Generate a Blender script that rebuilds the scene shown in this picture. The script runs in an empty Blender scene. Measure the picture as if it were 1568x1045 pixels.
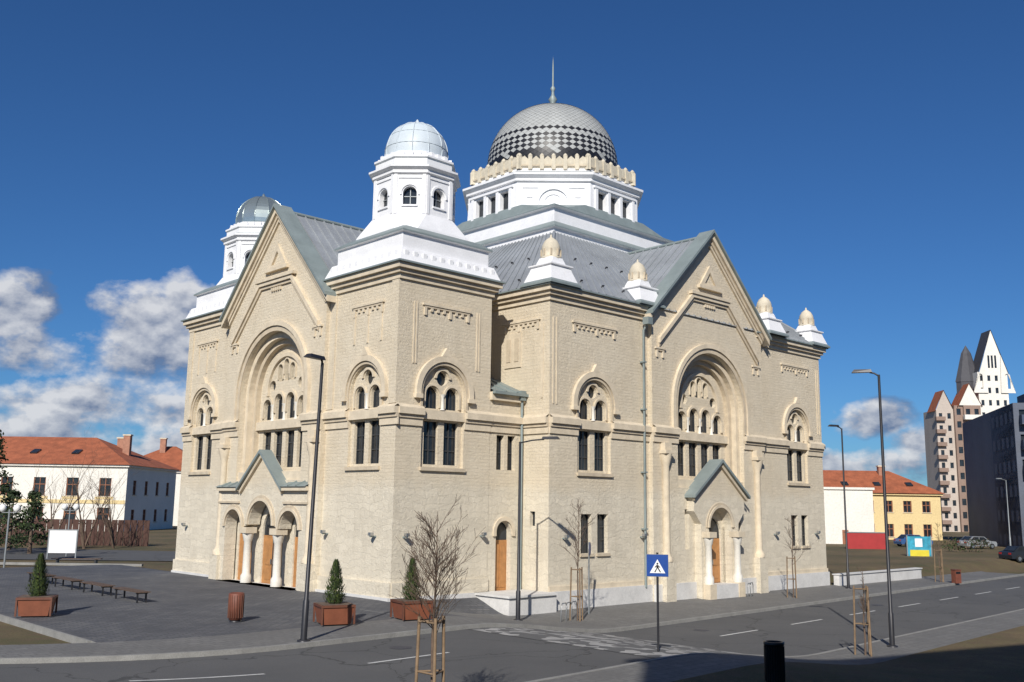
import bpy, math, random
from mathutils import Vector, Matrix
from mathutils.geometry import tessellate_polygon
R=math.radians
scene=bpy.context.scene
SUNV=Vector((-.17,-.985,0)).normalized(); SEL=R(33)
# ------------------------------------------------------------------ materials
MATS={}
def nt_new(name):
    m=bpy.data.materials.new(name); m.use_nodes=True; nt=m.node_tree; nt.nodes.clear()
    o=nt.nodes.new('ShaderNodeOutputMaterial'); p=nt.nodes.new('ShaderNodeBsdfPrincipled')
    nt.links.new(p.outputs[0],o.inputs[0]); MATS[name]=m
    return m,nt,p
def N(nt,t,**k):
    n=nt.nodes.new(t)
    for a,b in k.items(): setattr(n,a,b)
    return n
def L(nt,a,b): nt.links.new(a,b)
def mth(nt,op,a,b=None,c=None,clamp=False):
    n=N(nt,'ShaderNodeMath',operation=op); n.use_clamp=clamp
    for i,v in enumerate((a,b,c)):
        if v is None: continue
        if isinstance(v,(int,float)): n.inputs[i].default_value=v
        else: L(nt,v,n.inputs[i])
    return n.outputs[0]
def mixc(nt,f,a,b,bt='MIX'):
    n=N(nt,'ShaderNodeMix',data_type='RGBA',blend_type=bt)
    for s,v in ((n.inputs[0],f),(n.inputs[6],a),(n.inputs[7],b)):
        if isinstance(v,(int,float)): s.default_value=v
        elif isinstance(v,tuple): s.default_value=v if len(v)==4 else (*v,1)
        else: L(nt,v,s)
    return n.outputs[2]
def noise(nt,vec,scale,detail=4,rough=.6):
    n=N(nt,'ShaderNodeTexNoise'); n.inputs['Scale'].default_value=scale; n.inputs['Detail'].default_value=detail
    n.inputs['Roughness'].default_value=rough
    if vec is not None: L(nt,vec,n.inputs['Vector'])
    return n.outputs['Fac']
def ramp(nt,f,lo,hi):
    n=N(nt,'ShaderNodeMapRange'); n.clamp=True
    L(nt,f,n.inputs[0]); n.inputs[1].default_value=lo; n.inputs[2].default_value=hi
    return n.outputs[0]
def bump(nt,p,h,strength=.4,dist=.03):
    b=N(nt,'ShaderNodeBump'); b.inputs['Strength'].default_value=strength; b.inputs['Distance'].default_value=dist
    L(nt,h,b.inputs['Height']); L(nt,b.outputs[0],p.inputs['Normal'])
def mat(name,col,rough=.8,metal=0,var=.2,scale=1.5,bmp=.0,bscale=30,fine=.1):
    m,nt,p=nt_new(name)
    tc=N(nt,'ShaderNodeTexCoord').outputs['Object']
    n1=ramp(nt,noise(nt,tc,scale,5),.3,.7); n2=ramp(nt,noise(nt,tc,scale*14,3),.3,.7)
    dark=tuple(c*(1-var) for c in col); lite=tuple(min(1,c*(1+var)) for c in col)
    c=mixc(nt,n1,dark,lite)
    v=mth(nt,'MULTIPLY_ADD',n2,2*fine,1-fine)
    c=mixc(nt,1.0,c,v,'MULTIPLY')
    L(nt,c,p.inputs['Base Color']); p.inputs['Roughness'].default_value=rough; p.inputs['Metallic'].default_value=metal
    if bmp: bump(nt,p,noise(nt,tc,bscale,4),bmp,.02)
    return m
def wallmat(name,c1,c2,stone,zs=5.0):
    m,nt,p=nt_new(name)
    tc=N(nt,'ShaderNodeTexCoord').outputs['Object']
    s=N(nt,'ShaderNodeSeparateXYZ'); L(nt,tc,s.inputs[0])
    xy=mth(nt,'ADD',s.outputs[0],s.outputs[1])
    cv=N(nt,'ShaderNodeCombineXYZ'); L(nt,xy,cv.inputs[0]); L(nt,s.outputs[2],cv.inputs[1])
    def brick(w,h,ms,a,b,mo,warp=0):
        bt=N(nt,'ShaderNodeTexBrick'); bt.inputs['Scale'].default_value=1
        bt.inputs['Brick Width'].default_value=w; bt.inputs['Row Height'].default_value=h
        bt.inputs['Mortar Size'].default_value=ms; bt.inputs['Color1'].default_value=(*a,1)
        bt.inputs['Color2'].default_value=(*b,1); bt.inputs['Mortar'].default_value=(*mo,1)
        if warp:
            nn=N(nt,'ShaderNodeTexNoise'); nn.inputs['Scale'].default_value=1.3; nn.inputs['Detail'].default_value=4; L(nt,cv.outputs[0],nn.inputs['Vector'])
            vm=N(nt,'ShaderNodeVectorMath',operation='MULTIPLY_ADD'); L(nt,nn.outputs['Color'],vm.inputs[0])
            vm.inputs[1].default_value=(warp,warp,0); L(nt,cv.outputs[0],vm.inputs[2]); L(nt,vm.outputs[0],bt.inputs['Vector'])
        else: L(nt,cv.outputs[0],bt.inputs['Vector'])
        return bt
    b1=brick(.46,.16,.010,c1,c2,tuple(.92*x for x in c1),.08)
    b2=brick(.75,.33,.016,stone,tuple(.85*x for x in stone),tuple(.86*x for x in stone),.8)
    zf=mth(nt,'MULTIPLY_ADD',noise(nt,tc,.9,4),1.6,s.outputs[2])
    zf=ramp(nt,zf,zs+.5,zs+1.1)
    col=mixc(nt,zf,b2.outputs[0],b1.outputs[0])
    hgt=N(nt,'ShaderNodeMix'); L(nt,zf,hgt.inputs[0]); L(nt,b2.outputs['Fac'],hgt.inputs[2]); L(nt,b1.outputs['Fac'],hgt.inputs[3])
    st=N(nt,'ShaderNodeCombineXYZ'); L(nt,mth(nt,'MULTIPLY',xy,1.6),st.inputs[0]); L(nt,mth(nt,'MULTIPLY',s.outputs[2],.18),st.inputs[1])
    stn=ramp(nt,noise(nt,st.outputs[0],1.5,6),.38,.72)
    big=ramp(nt,noise(nt,tc,.45,6,.65),.32,.68)
    pat=ramp(nt,noise(nt,tc,2.3,6,.7),.5,.72)
    col=mixc(nt,mth(nt,'MULTIPLY',stn,.26),col,tuple(.66*x for x in c1))
    col=mixc(nt,mth(nt,'MULTIPLY',big,.40),col,tuple(min(1,1.08*x) for x in stone))
    col=mixc(nt,mth(nt,'MULTIPLY',pat,.22),col,tuple(.70*x for x in c2))
    f=ramp(nt,noise(nt,tc,14,6,.75),.25,.75)
    col=mixc(nt,1.0,col,mth(nt,'MULTIPLY_ADD',f,.28,.87),'MULTIPLY')
    L(nt,col,p.inputs['Base Color']); p.inputs['Roughness'].default_value=.92
    h=mth(nt,'ADD',mth(nt,'MULTIPLY',hgt.outputs[0],-.45),mth(nt,'MULTIPLY',noise(nt,tc,7,6,.75),2.0))
    bump(nt,p,h,.7,.035)
    return m
wallmat('wall',(.67,.575,.43),(.62,.53,.39),(.71,.64,.51))
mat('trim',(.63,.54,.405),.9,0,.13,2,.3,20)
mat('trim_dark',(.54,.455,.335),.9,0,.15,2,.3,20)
mat('parapet_stone',(.58,.52,.405),.9,0,.15,2,.3,20)
mat('white',(.79,.79,.80),.7,0,.06,1,.1,20,.06)
mat('plinth',(.62,.61,.59),.8,0,.12,1,.1,20,.08)
mat('zinc',(.25,.295,.29),.55,.2,.12,1.2,0,30,.05)
mat('roofmetal',(.31,.33,.35),.5,.2,.14,.6,0,30,.08)
mat('scale_gray',(.38,.39,.38),.55,0,.10,.8,0,30,.12)
mat('scale_black',(.014,.014,.018),.45,0,.3,3)
mat('domewhite',(.54,.60,.64),.5,.0,.06,1.5,0,30,.04)
mat('domemetal',(.46,.52,.49),.25,.75,.1,1.5,0,30,.05)
mat('wood_door',(.44,.21,.075),.5,0,.2,3)
mat('frame_dark',(.05,.052,.055),.5,0,.1)
mat('marble',(.70,.67,.60),.6,0,.1)
m,nt,p=nt_new('glass'); tc=N(nt,'ShaderNodeTexCoord').outputs['Object']
L(nt,mixc(nt,ramp(nt,noise(nt,tc,1.1,3),.3,.7),(.010,.013,.018),(.035,.042,.05)),p.inputs['Base Color']); p.inputs['Roughness'].default_value=.12
bump(nt,p,noise(nt,tc,1.5,2),.15,.05)
m,nt,p=nt_new('asphalt'); tc=N(nt,'ShaderNodeTexCoord').outputs['Object']
c=mixc(nt,ramp(nt,noise(nt,tc,.25,6),.3,.7),(.090,.090,.091),(.135,.133,.130))
c=mixc(nt,ramp(nt,noise(nt,tc,60,3),.35,.65),c,(.07,.07,.07))
vv=N(nt,'ShaderNodeTexVoronoi',feature='DISTANCE_TO_EDGE'); vv.inputs['Scale'].default_value=.22
nn=N(nt,'ShaderNodeTexNoise'); nn.inputs['Scale'].default_value=.8; nn.inputs['Detail'].default_value=6; L(nt,tc,nn.inputs['Vector'])
vm=N(nt,'ShaderNodeVectorMath',operation='MULTIPLY_ADD'); L(nt,nn.outputs['Color'],vm.inputs[0]); vm.inputs[1].default_value=(2.2,2.2,0); L(nt,tc,vm.inputs[2]); L(nt,vm.outputs[0],vv.inputs['Vector'])
cr=mth(nt,'LESS_THAN',vv.outputs['Distance'],.007)
c=mixc(nt,mth(nt,'MULTIPLY',cr,.7),c,(.035,.035,.035))
L(nt,c,p.inputs['Base Color']); p.inputs['Roughness'].default_value=.9; bump(nt,p,noise(nt,tc,50,3),.3,.02)
def paver(name,c1,c2,mo,w,h,ms,rot=0):
    m,nt,p=nt_new(name); tc=N(nt,'ShaderNodeTexCoord').outputs['Object']
    bt=N(nt,'ShaderNodeTexBrick'); bt.inputs['Scale'].default_value=1
    bt.inputs['Brick Width'].default_value=w; bt.inputs['Row Height'].default_value=h; bt.inputs['Mortar Size'].default_value=ms
    for k,v in (('Color1',c1),('Color2',c2),('Mortar',mo)): bt.inputs[k].default_value=(*v,1)
    L(nt,tc,bt.inputs['Vector'])
    c=mixc(nt,ramp(nt,noise(nt,tc,.4,6),.3,.7),bt.outputs[0],tuple(x*.65 for x in c1))
    c=mixc(nt,1.0,c,mth(nt,'MULTIPLY_ADD',noise(nt,tc,7,4),.8,.6),'MULTIPLY')
    L(nt,c,p.inputs['Base Color']); p.inputs['Roughness'].default_value=.85
    bump(nt,p,mth(nt,'SUBTRACT',noise(nt,tc,20,3),bt.outputs['Fac']),.4,.02)
paver('plaza',(.095,.098,.11),(.17,.17,.17),(.05,.05,.05),.42,.22,.02)
paver('sidewalk',(.20,.195,.185),(.155,.152,.147),(.09,.09,.085),.4,.4,.015)
m,nt,p=nt_new('cobble'); tc=N(nt,'ShaderNodeTexCoord').outputs['Object']
vo=N(nt,'ShaderNodeTexVoronoi'); vo.inputs['Scale'].default_value=2.6; L(nt,tc,vo.inputs['Vector'])
sv_=N(nt,'ShaderNodeSeparateColor'); L(nt,vo.outputs['Color'],sv_.inputs[0])
c=mixc(nt,mth(nt,'GREATER_THAN',sv_.outputs[0],.6),(.10,.10,.10),(.42,.41,.39))
c=mixc(nt,mth(nt,'MULTIPLY',ramp(nt,noise(nt,tc,.8,5),.35,.7),.7),c,(.12,.12,.118))
L(nt,c,p.inputs['Base Color']); p.inputs['Roughness'].default_value=.85; bump(nt,p,vo.outputs['Distance'],.6,.05)
mat('kerb',(.25,.245,.23),.9,0,.15,2,0,30,.15)
mat('paint',(.55,.55,.53),.7,0,.2,3,0,30,.3)
m,nt,p=nt_new('grass'); tc=N(nt,'ShaderNodeTexCoord').outputs['Object']
c=mixc(nt,ramp(nt,noise(nt,tc,.12,6),.38,.62),(.07,.07,.025),(.17,.125,.06))
c=mixc(nt,ramp(nt,noise(nt,tc,1.2,6),.4,.7),c,(.12,.08,.045))
c=mixc(nt,1.0,c,mth(nt,'MULTIPLY_ADD',noise(nt,tc,14,5),1.1,.45),'MULTIPLY')
L(nt,c,p.inputs['Base Color']); p.inputs['Roughness'].default_value=.95; bump(nt,p,noise(nt,tc,25,5),.8,.06)
mat('bark',(.13,.09,.065),.9,0,.3,6)
mat('stake',(.22,.15,.09),.85,0,.3,4)
mat('foliage',(.04,.068,.016),.8,0,.5,5)
mat('foliage_light',(.085,.115,.025),.8,0,.4,5)
mat('foliage_dark',(.018,.032,.010),.85,0,.4,5)
mat('planter',(.21,.07,.036),.55,0,.15,3)
mat('planter_top',(.13,.048,.027),.6,0,.15,3)
mat('pole_dark',(.035,.035,.04),.45,.3,.15,2)
mat('pole_gray',(.25,.27,.28),.5,.3,.1,2)
mat('black',(.012,.012,.013),.4,0,.1)
mat('signblue',(.01,.06,.28),.4,0,.05); mat('signwhite',(.8,.8,.8),.5,0,.03)
mat('bin_rust',(.17,.055,.033),.6,0,.2,4)
mat('benchwood',(.10,.065,.045),.7,0,.25,5)
mat('rooftile',(.33,.10,.045),.85,0,.25,.8,.4,6,.25)
mat('housewhite',(.76,.73,.66),.85,0,.06,.3); mat('houseyellow',(.70,.55,.29),.85,0,.05,.3); mat('chimney',(.36,.18,.12),.9,0,.2,2)
mat('fence_wood',(.075,.035,.025),.8,0,.25,2); mat('winframe',(.30,.12,.06),.6,0,.1)
mat('flat_gray',(.11,.125,.16),.8,0,.12,.3); mat('flat_blue',(.045,.065,.11),.7,0,.1,.3); mat('flat_beige',(.50,.43,.37),.85,0,.08,.2)  # flat_gray, flat_blue: darkened so the apartment block's shade is in its colour
mat('flat_brown',(.27,.19,.15),.85,0,.1,.2); mat('slate_dark',(.06,.06,.07),.7,0,.15,1); mat('redwall',(.36,.03,.03),.6,0,.1)
mat('yellow_ad',(.65,.55,.04),.5,0,.1); mat('teal_ad',(.03,.28,.40),.5,0,.5,2); mat('tyre',(.015,.015,.015),.8)
mat('carblue',(.05,.12,.30),.3,.2,.05); mat('carsilver',(.45,.46,.47),.3,.5,.05); mat('cardark',(.03,.035,.045),.25,.3,.05); mat('carred',(.35,.02,.02),.3,.1,.05)
mat('globe',(.85,.85,.82),.3,0,.02); mat('steel',(.45,.46,.46),.35,.8,.1)
# ------------------------------------------------------------------ mesh builder
class Fr:
    def __init__(s,o,u,n): s.o=Vector(o); s.u=Vector(u); s.n=Vector(n)
    def P(s,u,z,d=0): return s.o+s.u*u+s.n*d+Vector((0,0,z))
def F(a0): return Fr((a0,0,0),(0,1,0),(-1,0,0))
def S(b0): return Fr((0,b0,0),(1,0,0),(0,-1,0))
class MB:
    def __init__(s): s.v=[]; s.f=[]; s.m=[]; s.mi=[]; s.sm=[]
    def mid(s,n):
        if n not in s.m: s.m.append(n)
        return s.m.index(n)
    def face(s,pts,m,smooth=False):
        b=len(s.v); s.v+= [tuple(p) for p in pts]; s.f.append(tuple(range(b,b+len(pts)))); s.mi.append(s.mid(m)); s.sm.append(smooth)
    def grid(s,rows,m,closed=False,smooth=True):
        b=len(s.v); w=len(rows[0])
        for r in rows: s.v+=[tuple(p) for p in r]
        k=s.mid(m)
        for j in range(len(rows)-1):
            for i in range(w if closed else w-1):
                i2=(i+1)%w
                s.f.append((b+j*w+i,b+j*w+i2,b+(j+1)*w+i2,b+(j+1)*w+i)); s.mi.append(k); s.sm.append(smooth)
    def hexa(s,c,m):
        for q in ((0,1,2,3),(4,5,6,7),(0,1,5,4),(1,2,6,5),(2,3,7,6),(3,0,4,7)): s.face([c[i] for i in q],m)
    def box(s,x0,x1,y0,y1,z0,z1,m):
        s.hexa([(x0,y0,z0),(x1,y0,z0),(x1,y1,z0),(x0,y1,z0),(x0,y0,z1),(x1,y0,z1),(x1,y1,z1),(x0,y1,z1)],m)
    def fbox(s,fr,u0,u1,z0,z1,d0,d1,m):
        s.hexa([fr.P(u0,z0,d0),fr.P(u1,z0,d0),fr.P(u1,z0,d1),fr.P(u0,z0,d1),fr.P(u0,z1,d0),fr.P(u1,z1,d0),fr.P(u1,z1,d1),fr.P(u0,z1,d1)],m)
    def panel(s,fr,outer,holes,d0,d1,m,sides=False,back=False):
        loops=[outer]+list(holes); flat=[p for l in loops for p in l]
        tr=tessellate_polygon([[Vector((p[0],p[1],0)) for p in l] for l in loops])
        for t in tr:
            s.face([fr.P(*flat[i],d1) for i in t],m)
            if back: s.face([fr.P(*flat[i],d0) for i in t],m)
        for k,l in enumerate(loops):
            if k==0 and not sides: continue
            for i in range(len(l)):
                p,q=l[i],l[(i+1)%len(l)]
                s.face([fr.P(*p,d0),fr.P(*q,d0),fr.P(*q,d1),fr.P(*p,d1)],m)
    def tube(s,pts,rad,m,n=8,smooth=True,cap=True):
        rows=[]
        for i,p in enumerate(pts):
            p=Vector(p); a=Vector(pts[max(0,i-1)]); b=Vector(pts[min(len(pts)-1,i+1)])
            t=(b-a).normalized(); x=t.cross(Vector((0,0,1)))
            if x.length<.1: x=t.cross(Vector((0,1,0)))
            x.normalize(); y=t.cross(x); r=rad[i] if isinstance(rad,(list,tuple)) else rad
            rows.append([p+(x*math.cos(2*math.pi*k/n)+y*math.sin(2*math.pi*k/n))*r for k in range(n)])
        s.grid(rows,m,True,smooth)
        if cap: s.face(rows[0],m); s.face(rows[-1],m)
    def lathe(s,cx,cy,prof,m,n=24,smooth=True,ph=0):
        rows=[[(cx+r*math.cos(ph+2*math.pi*k/n),cy+r*math.sin(ph+2*math.pi*k/n),z) for k in range(n)] for r,z in prof]
        s.grid(rows,m,True,smooth)
    def stack8(s,cx,cy,prof):
        def ring(h,c,z):
            c=h*max(c,.002); k=h-c
            return [(cx+x,cy+y,z) for x,y in ((h,-k),(h,k),(k,h),(-k,h),(-h,k),(-h,-k),(-k,-h),(k,-h))]
        rs=[ring(*p[:3]) for p in prof]
        for j in range(len(rs)-1):
            if (Vector(rs[j][0])-Vector(rs[j+1][0])).length<1e-5: continue
            for i in range(8): s.face([rs[j][i],rs[j][(i+1)%8],rs[j+1][(i+1)%8],rs[j+1][i]],prof[j][3])
        s.face(rs[-1],prof[-1][3])
    def slope(s,a,b,c,d,m,sp=.6,seam=True,guard=False):
        a,b,c,d=map(Vector,(a,b,c,d)); s.face([a,b,c,d],m)
        if not seam: return
        n=((b-a).cross(d-a)).normalized(); 
        if n.z<0: n=-n
        k=max(1,int((b-a).length/sp)); w=(b-a).normalized()*.03
        for i in range(1,k):
            t=i/k; p=a.lerp(b,t); q=d.lerp(c,t)
            s.face([p-w,p-w+n*.07,q-w+n*.07,q-w],m); s.face([p+w,p+w+n*.07,q+w+n*.07,q+w],m); s.face([p-w+n*.07,p+w+n*.07,q+w+n*.07,q-w+n*.07],m)
            if guard and i%3==1:
                for tt in (.12,.5):
                    r_=p.lerp(q,tt); uu=(q-p).normalized()*.05; ww=w*2.5
                    s.hexa([r_-ww-uu,r_+ww-uu,r_+ww+uu,r_-ww+uu,r_-ww-uu+n*.18,r_+ww-uu+n*.18,r_+ww+uu+n*.12,r_-ww+uu+n*.12],'slate_dark')
    def obj(s,name,parent=None,loc=None,rot=0):
        me=bpy.data.meshes.new(name); me.from_pydata(s.v,[],s.f)
        for n in s.m: me.materials.append(MATS[n])
        me.polygons.foreach_set('material_index',s.mi); me.polygons.foreach_set('use_smooth',s.sm); me.update()
        o=bpy.data.objects.new(name,me); scene.collection.objects.link(o)
        if parent: o.parent=parent
        if loc: o.location=loc; 
        if rot: o.rotation_euler=(0,0,rot)
        return o
def empty(name,loc=(0,0,0),rot=0):
    e=bpy.data.objects.new(name,None); scene.collection.objects.link(e); e.location=loc; e.rotation_euler=(0,0,rot); return e
def arch(uc,h,z0,zs,n=16):
    return [(uc-h,z0)]+[(uc-h*math.cos(math.pi*i/n),zs+h*math.sin(math.pi*i/n)) for i in range(n+1)]+[(uc+h,z0)]
def circ(uc,zc,r,n=18): return [(uc+r*math.cos(2*math.pi*i/n),zc+r*math.sin(2*math.pi*i/n)) for i in range(n)]
def rect(u0,u1,z0,z1): return [(u0,z0),(u1,z0),(u1,z1),(u0,z1)]
def aband(mb,fr,uc,zs,ri,ro,d0,d1,m,leg=0):
    pts=arch(uc,ro,zs-leg,zs,24)+arch(uc,ri,zs-leg,zs,24)[::-1]
    mb.panel(fr,pts,[],d0,d1,m,sides=True)
# ------------------------------------------------------------------ SYNAGOGUE
ORG=Vector((-5.17,43.5,0)); ROT=R(43.5)
syn=empty('synagogue',ORG,ROT)
W=21.4; T=5.7; C=10.7; BT=-1.83; A0=8.0; A1=34.6; AC=21.35
walls=MB(); orn=MB(); win=MB(); roof=MB(); white=MB(); doors=MB()
def glass(fr,u0,u1,z0,z1,d): win.face([fr.P(u0,z0,d),fr.P(u1,z0,d),fr.P(u1,z1,d),fr.P(u0,z1,d)],'glass')
def bars(fr,u0,u1,z0,z1,d,nu,nz,w=.025):
    for i in range(nu+1):
        u=u0+(u1-u0)*i/nu; win.fbox(fr,u-w,u+w,z0,z1,d,d+.05,'frame_dark')
    for i in range(nz+1):
        z=z0+(z1-z0)*i/nz; win.fbox(fr,u0,u1,z-w,z+w,d,d+.045,'frame_dark')
def win_pair(fr,uc,low=False):
    h=1.28; zs=9.35; hole=arch(uc,h,5.85,zs)
    hs=[]
    for s in (-1,1):
        c=uc+s*.6
        hs+= [rect(c-.42,c+.42,6.0,8.0),arch(c,.38,8.6,9.25,12)]
        bars(fr,c-.42,c+.42,6.0,8.0,-.36,2,3); bars(fr,c-.38,c+.38,8.6,9.6,-.36,2,1)
        orn.lathe(*fr.P(c-s*.6,0,-.1)[:2],[(.13,8.55),(.09,8.65),(.08,9.15),(.15,9.3)],'marble',10) if s==1 else None
    hs.append(circ(uc,10.05,.34))
    orn.panel(fr,hole,hs,-.36,-.16,'wall')
    glass(fr,uc-h,uc+h,5.8,10.7,-.37)
    orn.fbox(fr,uc-h+.01,uc+h-.01,8.08,8.5,-.155,.06,'trim')
    orn.fbox(fr,uc-h-.08,uc+h+.08,5.7,5.86,.002,.12,'trim_dark')
    for s in (-1,1): aband(orn,fr,uc+s*.6,9.25,.42,.52,-.155,-.08,'trim',.6)
    aband(orn,fr,uc,10.05,.38,.5,-.155,-.07,'trim')
    aband(orn,fr,uc,zs,1.32,1.45,.002,.09,'trim_dark',.9)
    aband(orn,fr,uc,zs,1.47,1.75,.002,.17,'trim',.15)
    orn.panel(fr,[(uc-.28,zs+1.72),(uc+.28,zs+1.72),(uc,zs+2.15)],[],.002,.17,'trim',True)
    for s in (-1,1): orn.fbox(fr,uc+s*1.6-.2,uc+s*1.6+.2,9.0,9.2,.003,.22,'trim')
    return hole
def low_pair(fr,uc):
    hs=[]
    for s in (-1,1):
        c=uc+s*.62; hs.append(rect(c-.4,c+.4,1.85,3.8)); glass(fr,c-.45,c+.45,1.8,3.85,-.3); bars(fr,c-.4,c+.4,1.85,3.8,-.29,2,3)
        orn.fbox(fr,c-.5,c+.5,1.7,1.84,.002,.1,'trim_dark')
    return hs
def band(fr,u0,u1,skips=(),d=0):
    segs=[]; cur=u0
    for a,b in sorted(skips): segs.append((cur,a)); cur=b
    segs.append((cur,u1))
    for a,b in segs:
        if b-a<.05: continue
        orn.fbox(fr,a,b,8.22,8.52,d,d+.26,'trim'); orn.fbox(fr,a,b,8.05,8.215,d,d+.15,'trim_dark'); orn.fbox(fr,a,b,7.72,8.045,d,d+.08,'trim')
        orn.face([fr.P(a,8.52,d+.26),fr.P(b,8.52,d+.26),fr.P(b,8.68,d+.01),fr.P(a,8.68,d+.01)],'trim')
def frieze(fr,u0,u1,z,d=0):
    orn.fbox(fr,u0,u1,z,z+.1,d+.002,d+.12,'trim'); orn.fbox(fr,u0+.1,u1-.1,z-.1,z-.003,d+.002,d+.08,'trim_dark')
    n=int((u1-u0)/.34)
    for i in range(n):
        u=u0+.1+(u1-u0-.36)*i/(n-1); l=.36 if i in (0,n-1,n//2) else .16
        orn.fbox(fr,u,u+.14,z-.105-l,z-.104,d+.002,d+.08,'trim')
def cornice(a0,a1,b0,b1,z,flash=True):
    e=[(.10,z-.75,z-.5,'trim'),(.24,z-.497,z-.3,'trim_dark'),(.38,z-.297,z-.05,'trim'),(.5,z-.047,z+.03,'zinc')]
    for o,z0,z1,m in e: orn.box(a0-o,a1+o,b0-o,b1+o,z0,z1,m)
ZC=15.2
def tower(b0,mir=False):
    b1=b0+T; f=F(0); dz=-.5 if mir else -.1
    uc=b0+2.45 if not mir else b0+T-2.45
    walls.panel(f,rect(b0,b1,-1.2,ZC-.6),[win_pair(f,uc)],-.4,0,'wall')
    band(f,b0-.2,b1,[(uc-1.28,uc+1.28)]); frieze(f,uc-1.3,uc+1.3,13.5)
    for s in (-1,0,1): orn.fbox(f,uc+s*1.1-.05,uc+s*1.1+.05,11.7,13.1,.002,.05,'trim')
    for u0,u1 in ((b0+.0,b0+.55),(b1-.55,b1)): orn.fbox(f,u0,u1,8.69,ZC-.76,.002,.07,'wall')
    if not mir:
        s_=S(b0); uc2=2.75
        walls.panel(s_,rect(0,T,-1.2,ZC-.6),[win_pair(s_,uc2)],-.4,0,'wall')
        band(s_,-.0,T,[(uc2-1.28,uc2+1.28)]); frieze(s_,1.3,4.3,13.4)
        for q in (.85,1.0,4.75,4.9): orn.fbox(s_,q-.04,q+.04,10.6,13.5,.002,.04,'trim')
    else:
        s_=Fr((0,b1,0),(1,0,0),(0,1,0)); walls.panel(s_,rect(0,T,-1.2,ZC-.6),[],-.4,0,'wall')
        s_=S(b0); walls.panel(s_,rect(0,T,9,ZC-.6),[],-.4,0,'wall')
    if not mir: walls.face([(0,b1,9),(T,b1,9),(T,b1,ZC-.6),(0,b1,ZC-.6)],'wall')
    walls.face([(T,b0,-1),(T,b1,-1),(T,b1,ZC-.6),(T,b0,ZC-.6)],'wall')
    cornice(0,T,b0,b1,ZC)
    orn.fbox(f,b0-.06,b1+.0,-1.2,.75,.0,.12,'wall')
    orn.fbox(f,b0-.1,b1,-1.2,.12,.0,.2,'plinth')
    if not mir:
        orn.fbox(s_,-.0,T,-1.2,.75,.0,.10,'wall'); orn.fbox(s_,-.0,T,-1.2,.12,.0,.18,'plinth')
    cx=T/2; cy=b0+T/2; q=2.85
    white.stack8(cx,cy,[(q+.34,0,ZC+.03,'zinc'),(q+.30,0,ZC+.1,'white'),(q+.05,0,ZC+.75,'white'),(q-.12,0,ZC+.8,'white')])
    for fr_ in (Fr((cx-q-.17,cy,0),(0,1,0),(-1,0,0)),Fr((cx,cy-q-.17,0),(1,0,0),(0,-1,0))):
        for i in range(11):
            u=-2.7+i*.54; white.fbox(fr_,u-.11,u+.11,ZC+.3,ZC+.6,-.1,.03,'white')
    white.stack8(cx,cy,[(q-.15,0,ZC+.7,'white'),(q-.15,0,ZC+1.55,'white'),(q-.0,0,ZC+1.58,'zinc'),(q-.0,0,ZC+1.67,'zinc'),(q-.45,.05,ZC+2.0,'zinc')])
    white.stack8(cx,cy,[(2.45,.25,ZC+1.7,'white'),(2.38,.35,ZC+2.2+dz,'white'),(2.02,.586,ZC+3.05+dz,'white')])
    ap=1.95; oc=.586; side=.828*ap; zb=ZC+3.0+dz
    for k in range(8):
        an=k*math.pi/4; n=Vector((math.cos(an),math.sin(an),0)); u=Vector((-n.y,n.x,0))
        fr_=Fr(Vector((cx,cy,dz))+n*ap,u,n)
        white.panel(fr_,rect(-side/2,side/2,zb-dz,20.6),[arch(0,.34,18.75,19.35,12)],-.3,0,'white')
        aband(white,fr_,0,19.35,.40,.5,.002,.06,'white',.1)
        win.face([fr_.P(-.5,18.6,-.28),fr_.P(.5,18.6,-.28),fr_.P(.5,19.9,-.28),fr_.P(-.5,19.9,-.28)],'glass')
        win.fbox(fr_,-.02,.02,18.75,19.69,-.27,-.22,'pole_gray'); win.fbox(fr_,-.34,.34,19.2,19.24,-.27,-.22,'pole_gray')
        white.fbox(fr_,-.4,.4,18.66,18.74,.002,.08,'white')
        white.fbox(fr_,-.58,.58,20.1,20.18,.002,.05,'white')
        for s in (-1,1): white.fbox(fr_,s*(side/2-.1)-.08,s*(side/2-.1)+.08,zb-dz+.1,20.3,.002,.05,'white')
    white.stack8(cx,cy,[(r_,c_,z_+dz,m_) for r_,c_,z_,m_ in [(ap+.02,oc,20.3,'white'),(ap+.12,oc,20.36,'white'),(ap+.12,oc,20.5,'white'),(ap+.3,oc,20.62,'white'),(ap+.3,oc,20.72,'zinc'),(ap-.02,oc,20.85,'white'),(ap-.02,oc,21.15,'white'),(ap+.06,oc,21.2,'white'),(ap+.06,oc,21.3,'white'),(ap-.25,oc,21.36,'white'),(ap-.25,oc,21.6,'white')]])
    for k in range(8):
        an=k*math.pi/4; n=Vector((math.cos(an),math.sin(an),0)); u=Vector((-n.y,n.x,0)); fr_=Fr(Vector((cx,cy,dz))+n*(ap-.1),u,n)
        for i in range(-1,2): white.fbox(fr_,i*.42-.08,i*.42+.08,21.31,21.55,-.14,.03,'white')
    r=1.62; zz=21.9+dz
    prof=[(r*math.cos(R(a))**.95,zz+r*1.1*math.sin(R(a))) for a in range(-14,90,8)]+[(0.01,zz+r*1.14)]
    dm='domemetal' if mir else 'domewhite'
    roof.lathe(cx,cy,prof,dm,32 if not mir else 12,not mir,ph=R(15))
    for k in range(12):
        an=R(15)+2*math.pi*k/12; roof.tube([(cx+(rr+.015)*math.cos(an),cy+(rr+.015)*math.sin(an),z_) for rr,z_ in prof],.025,dm,5,cap=False)
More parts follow.
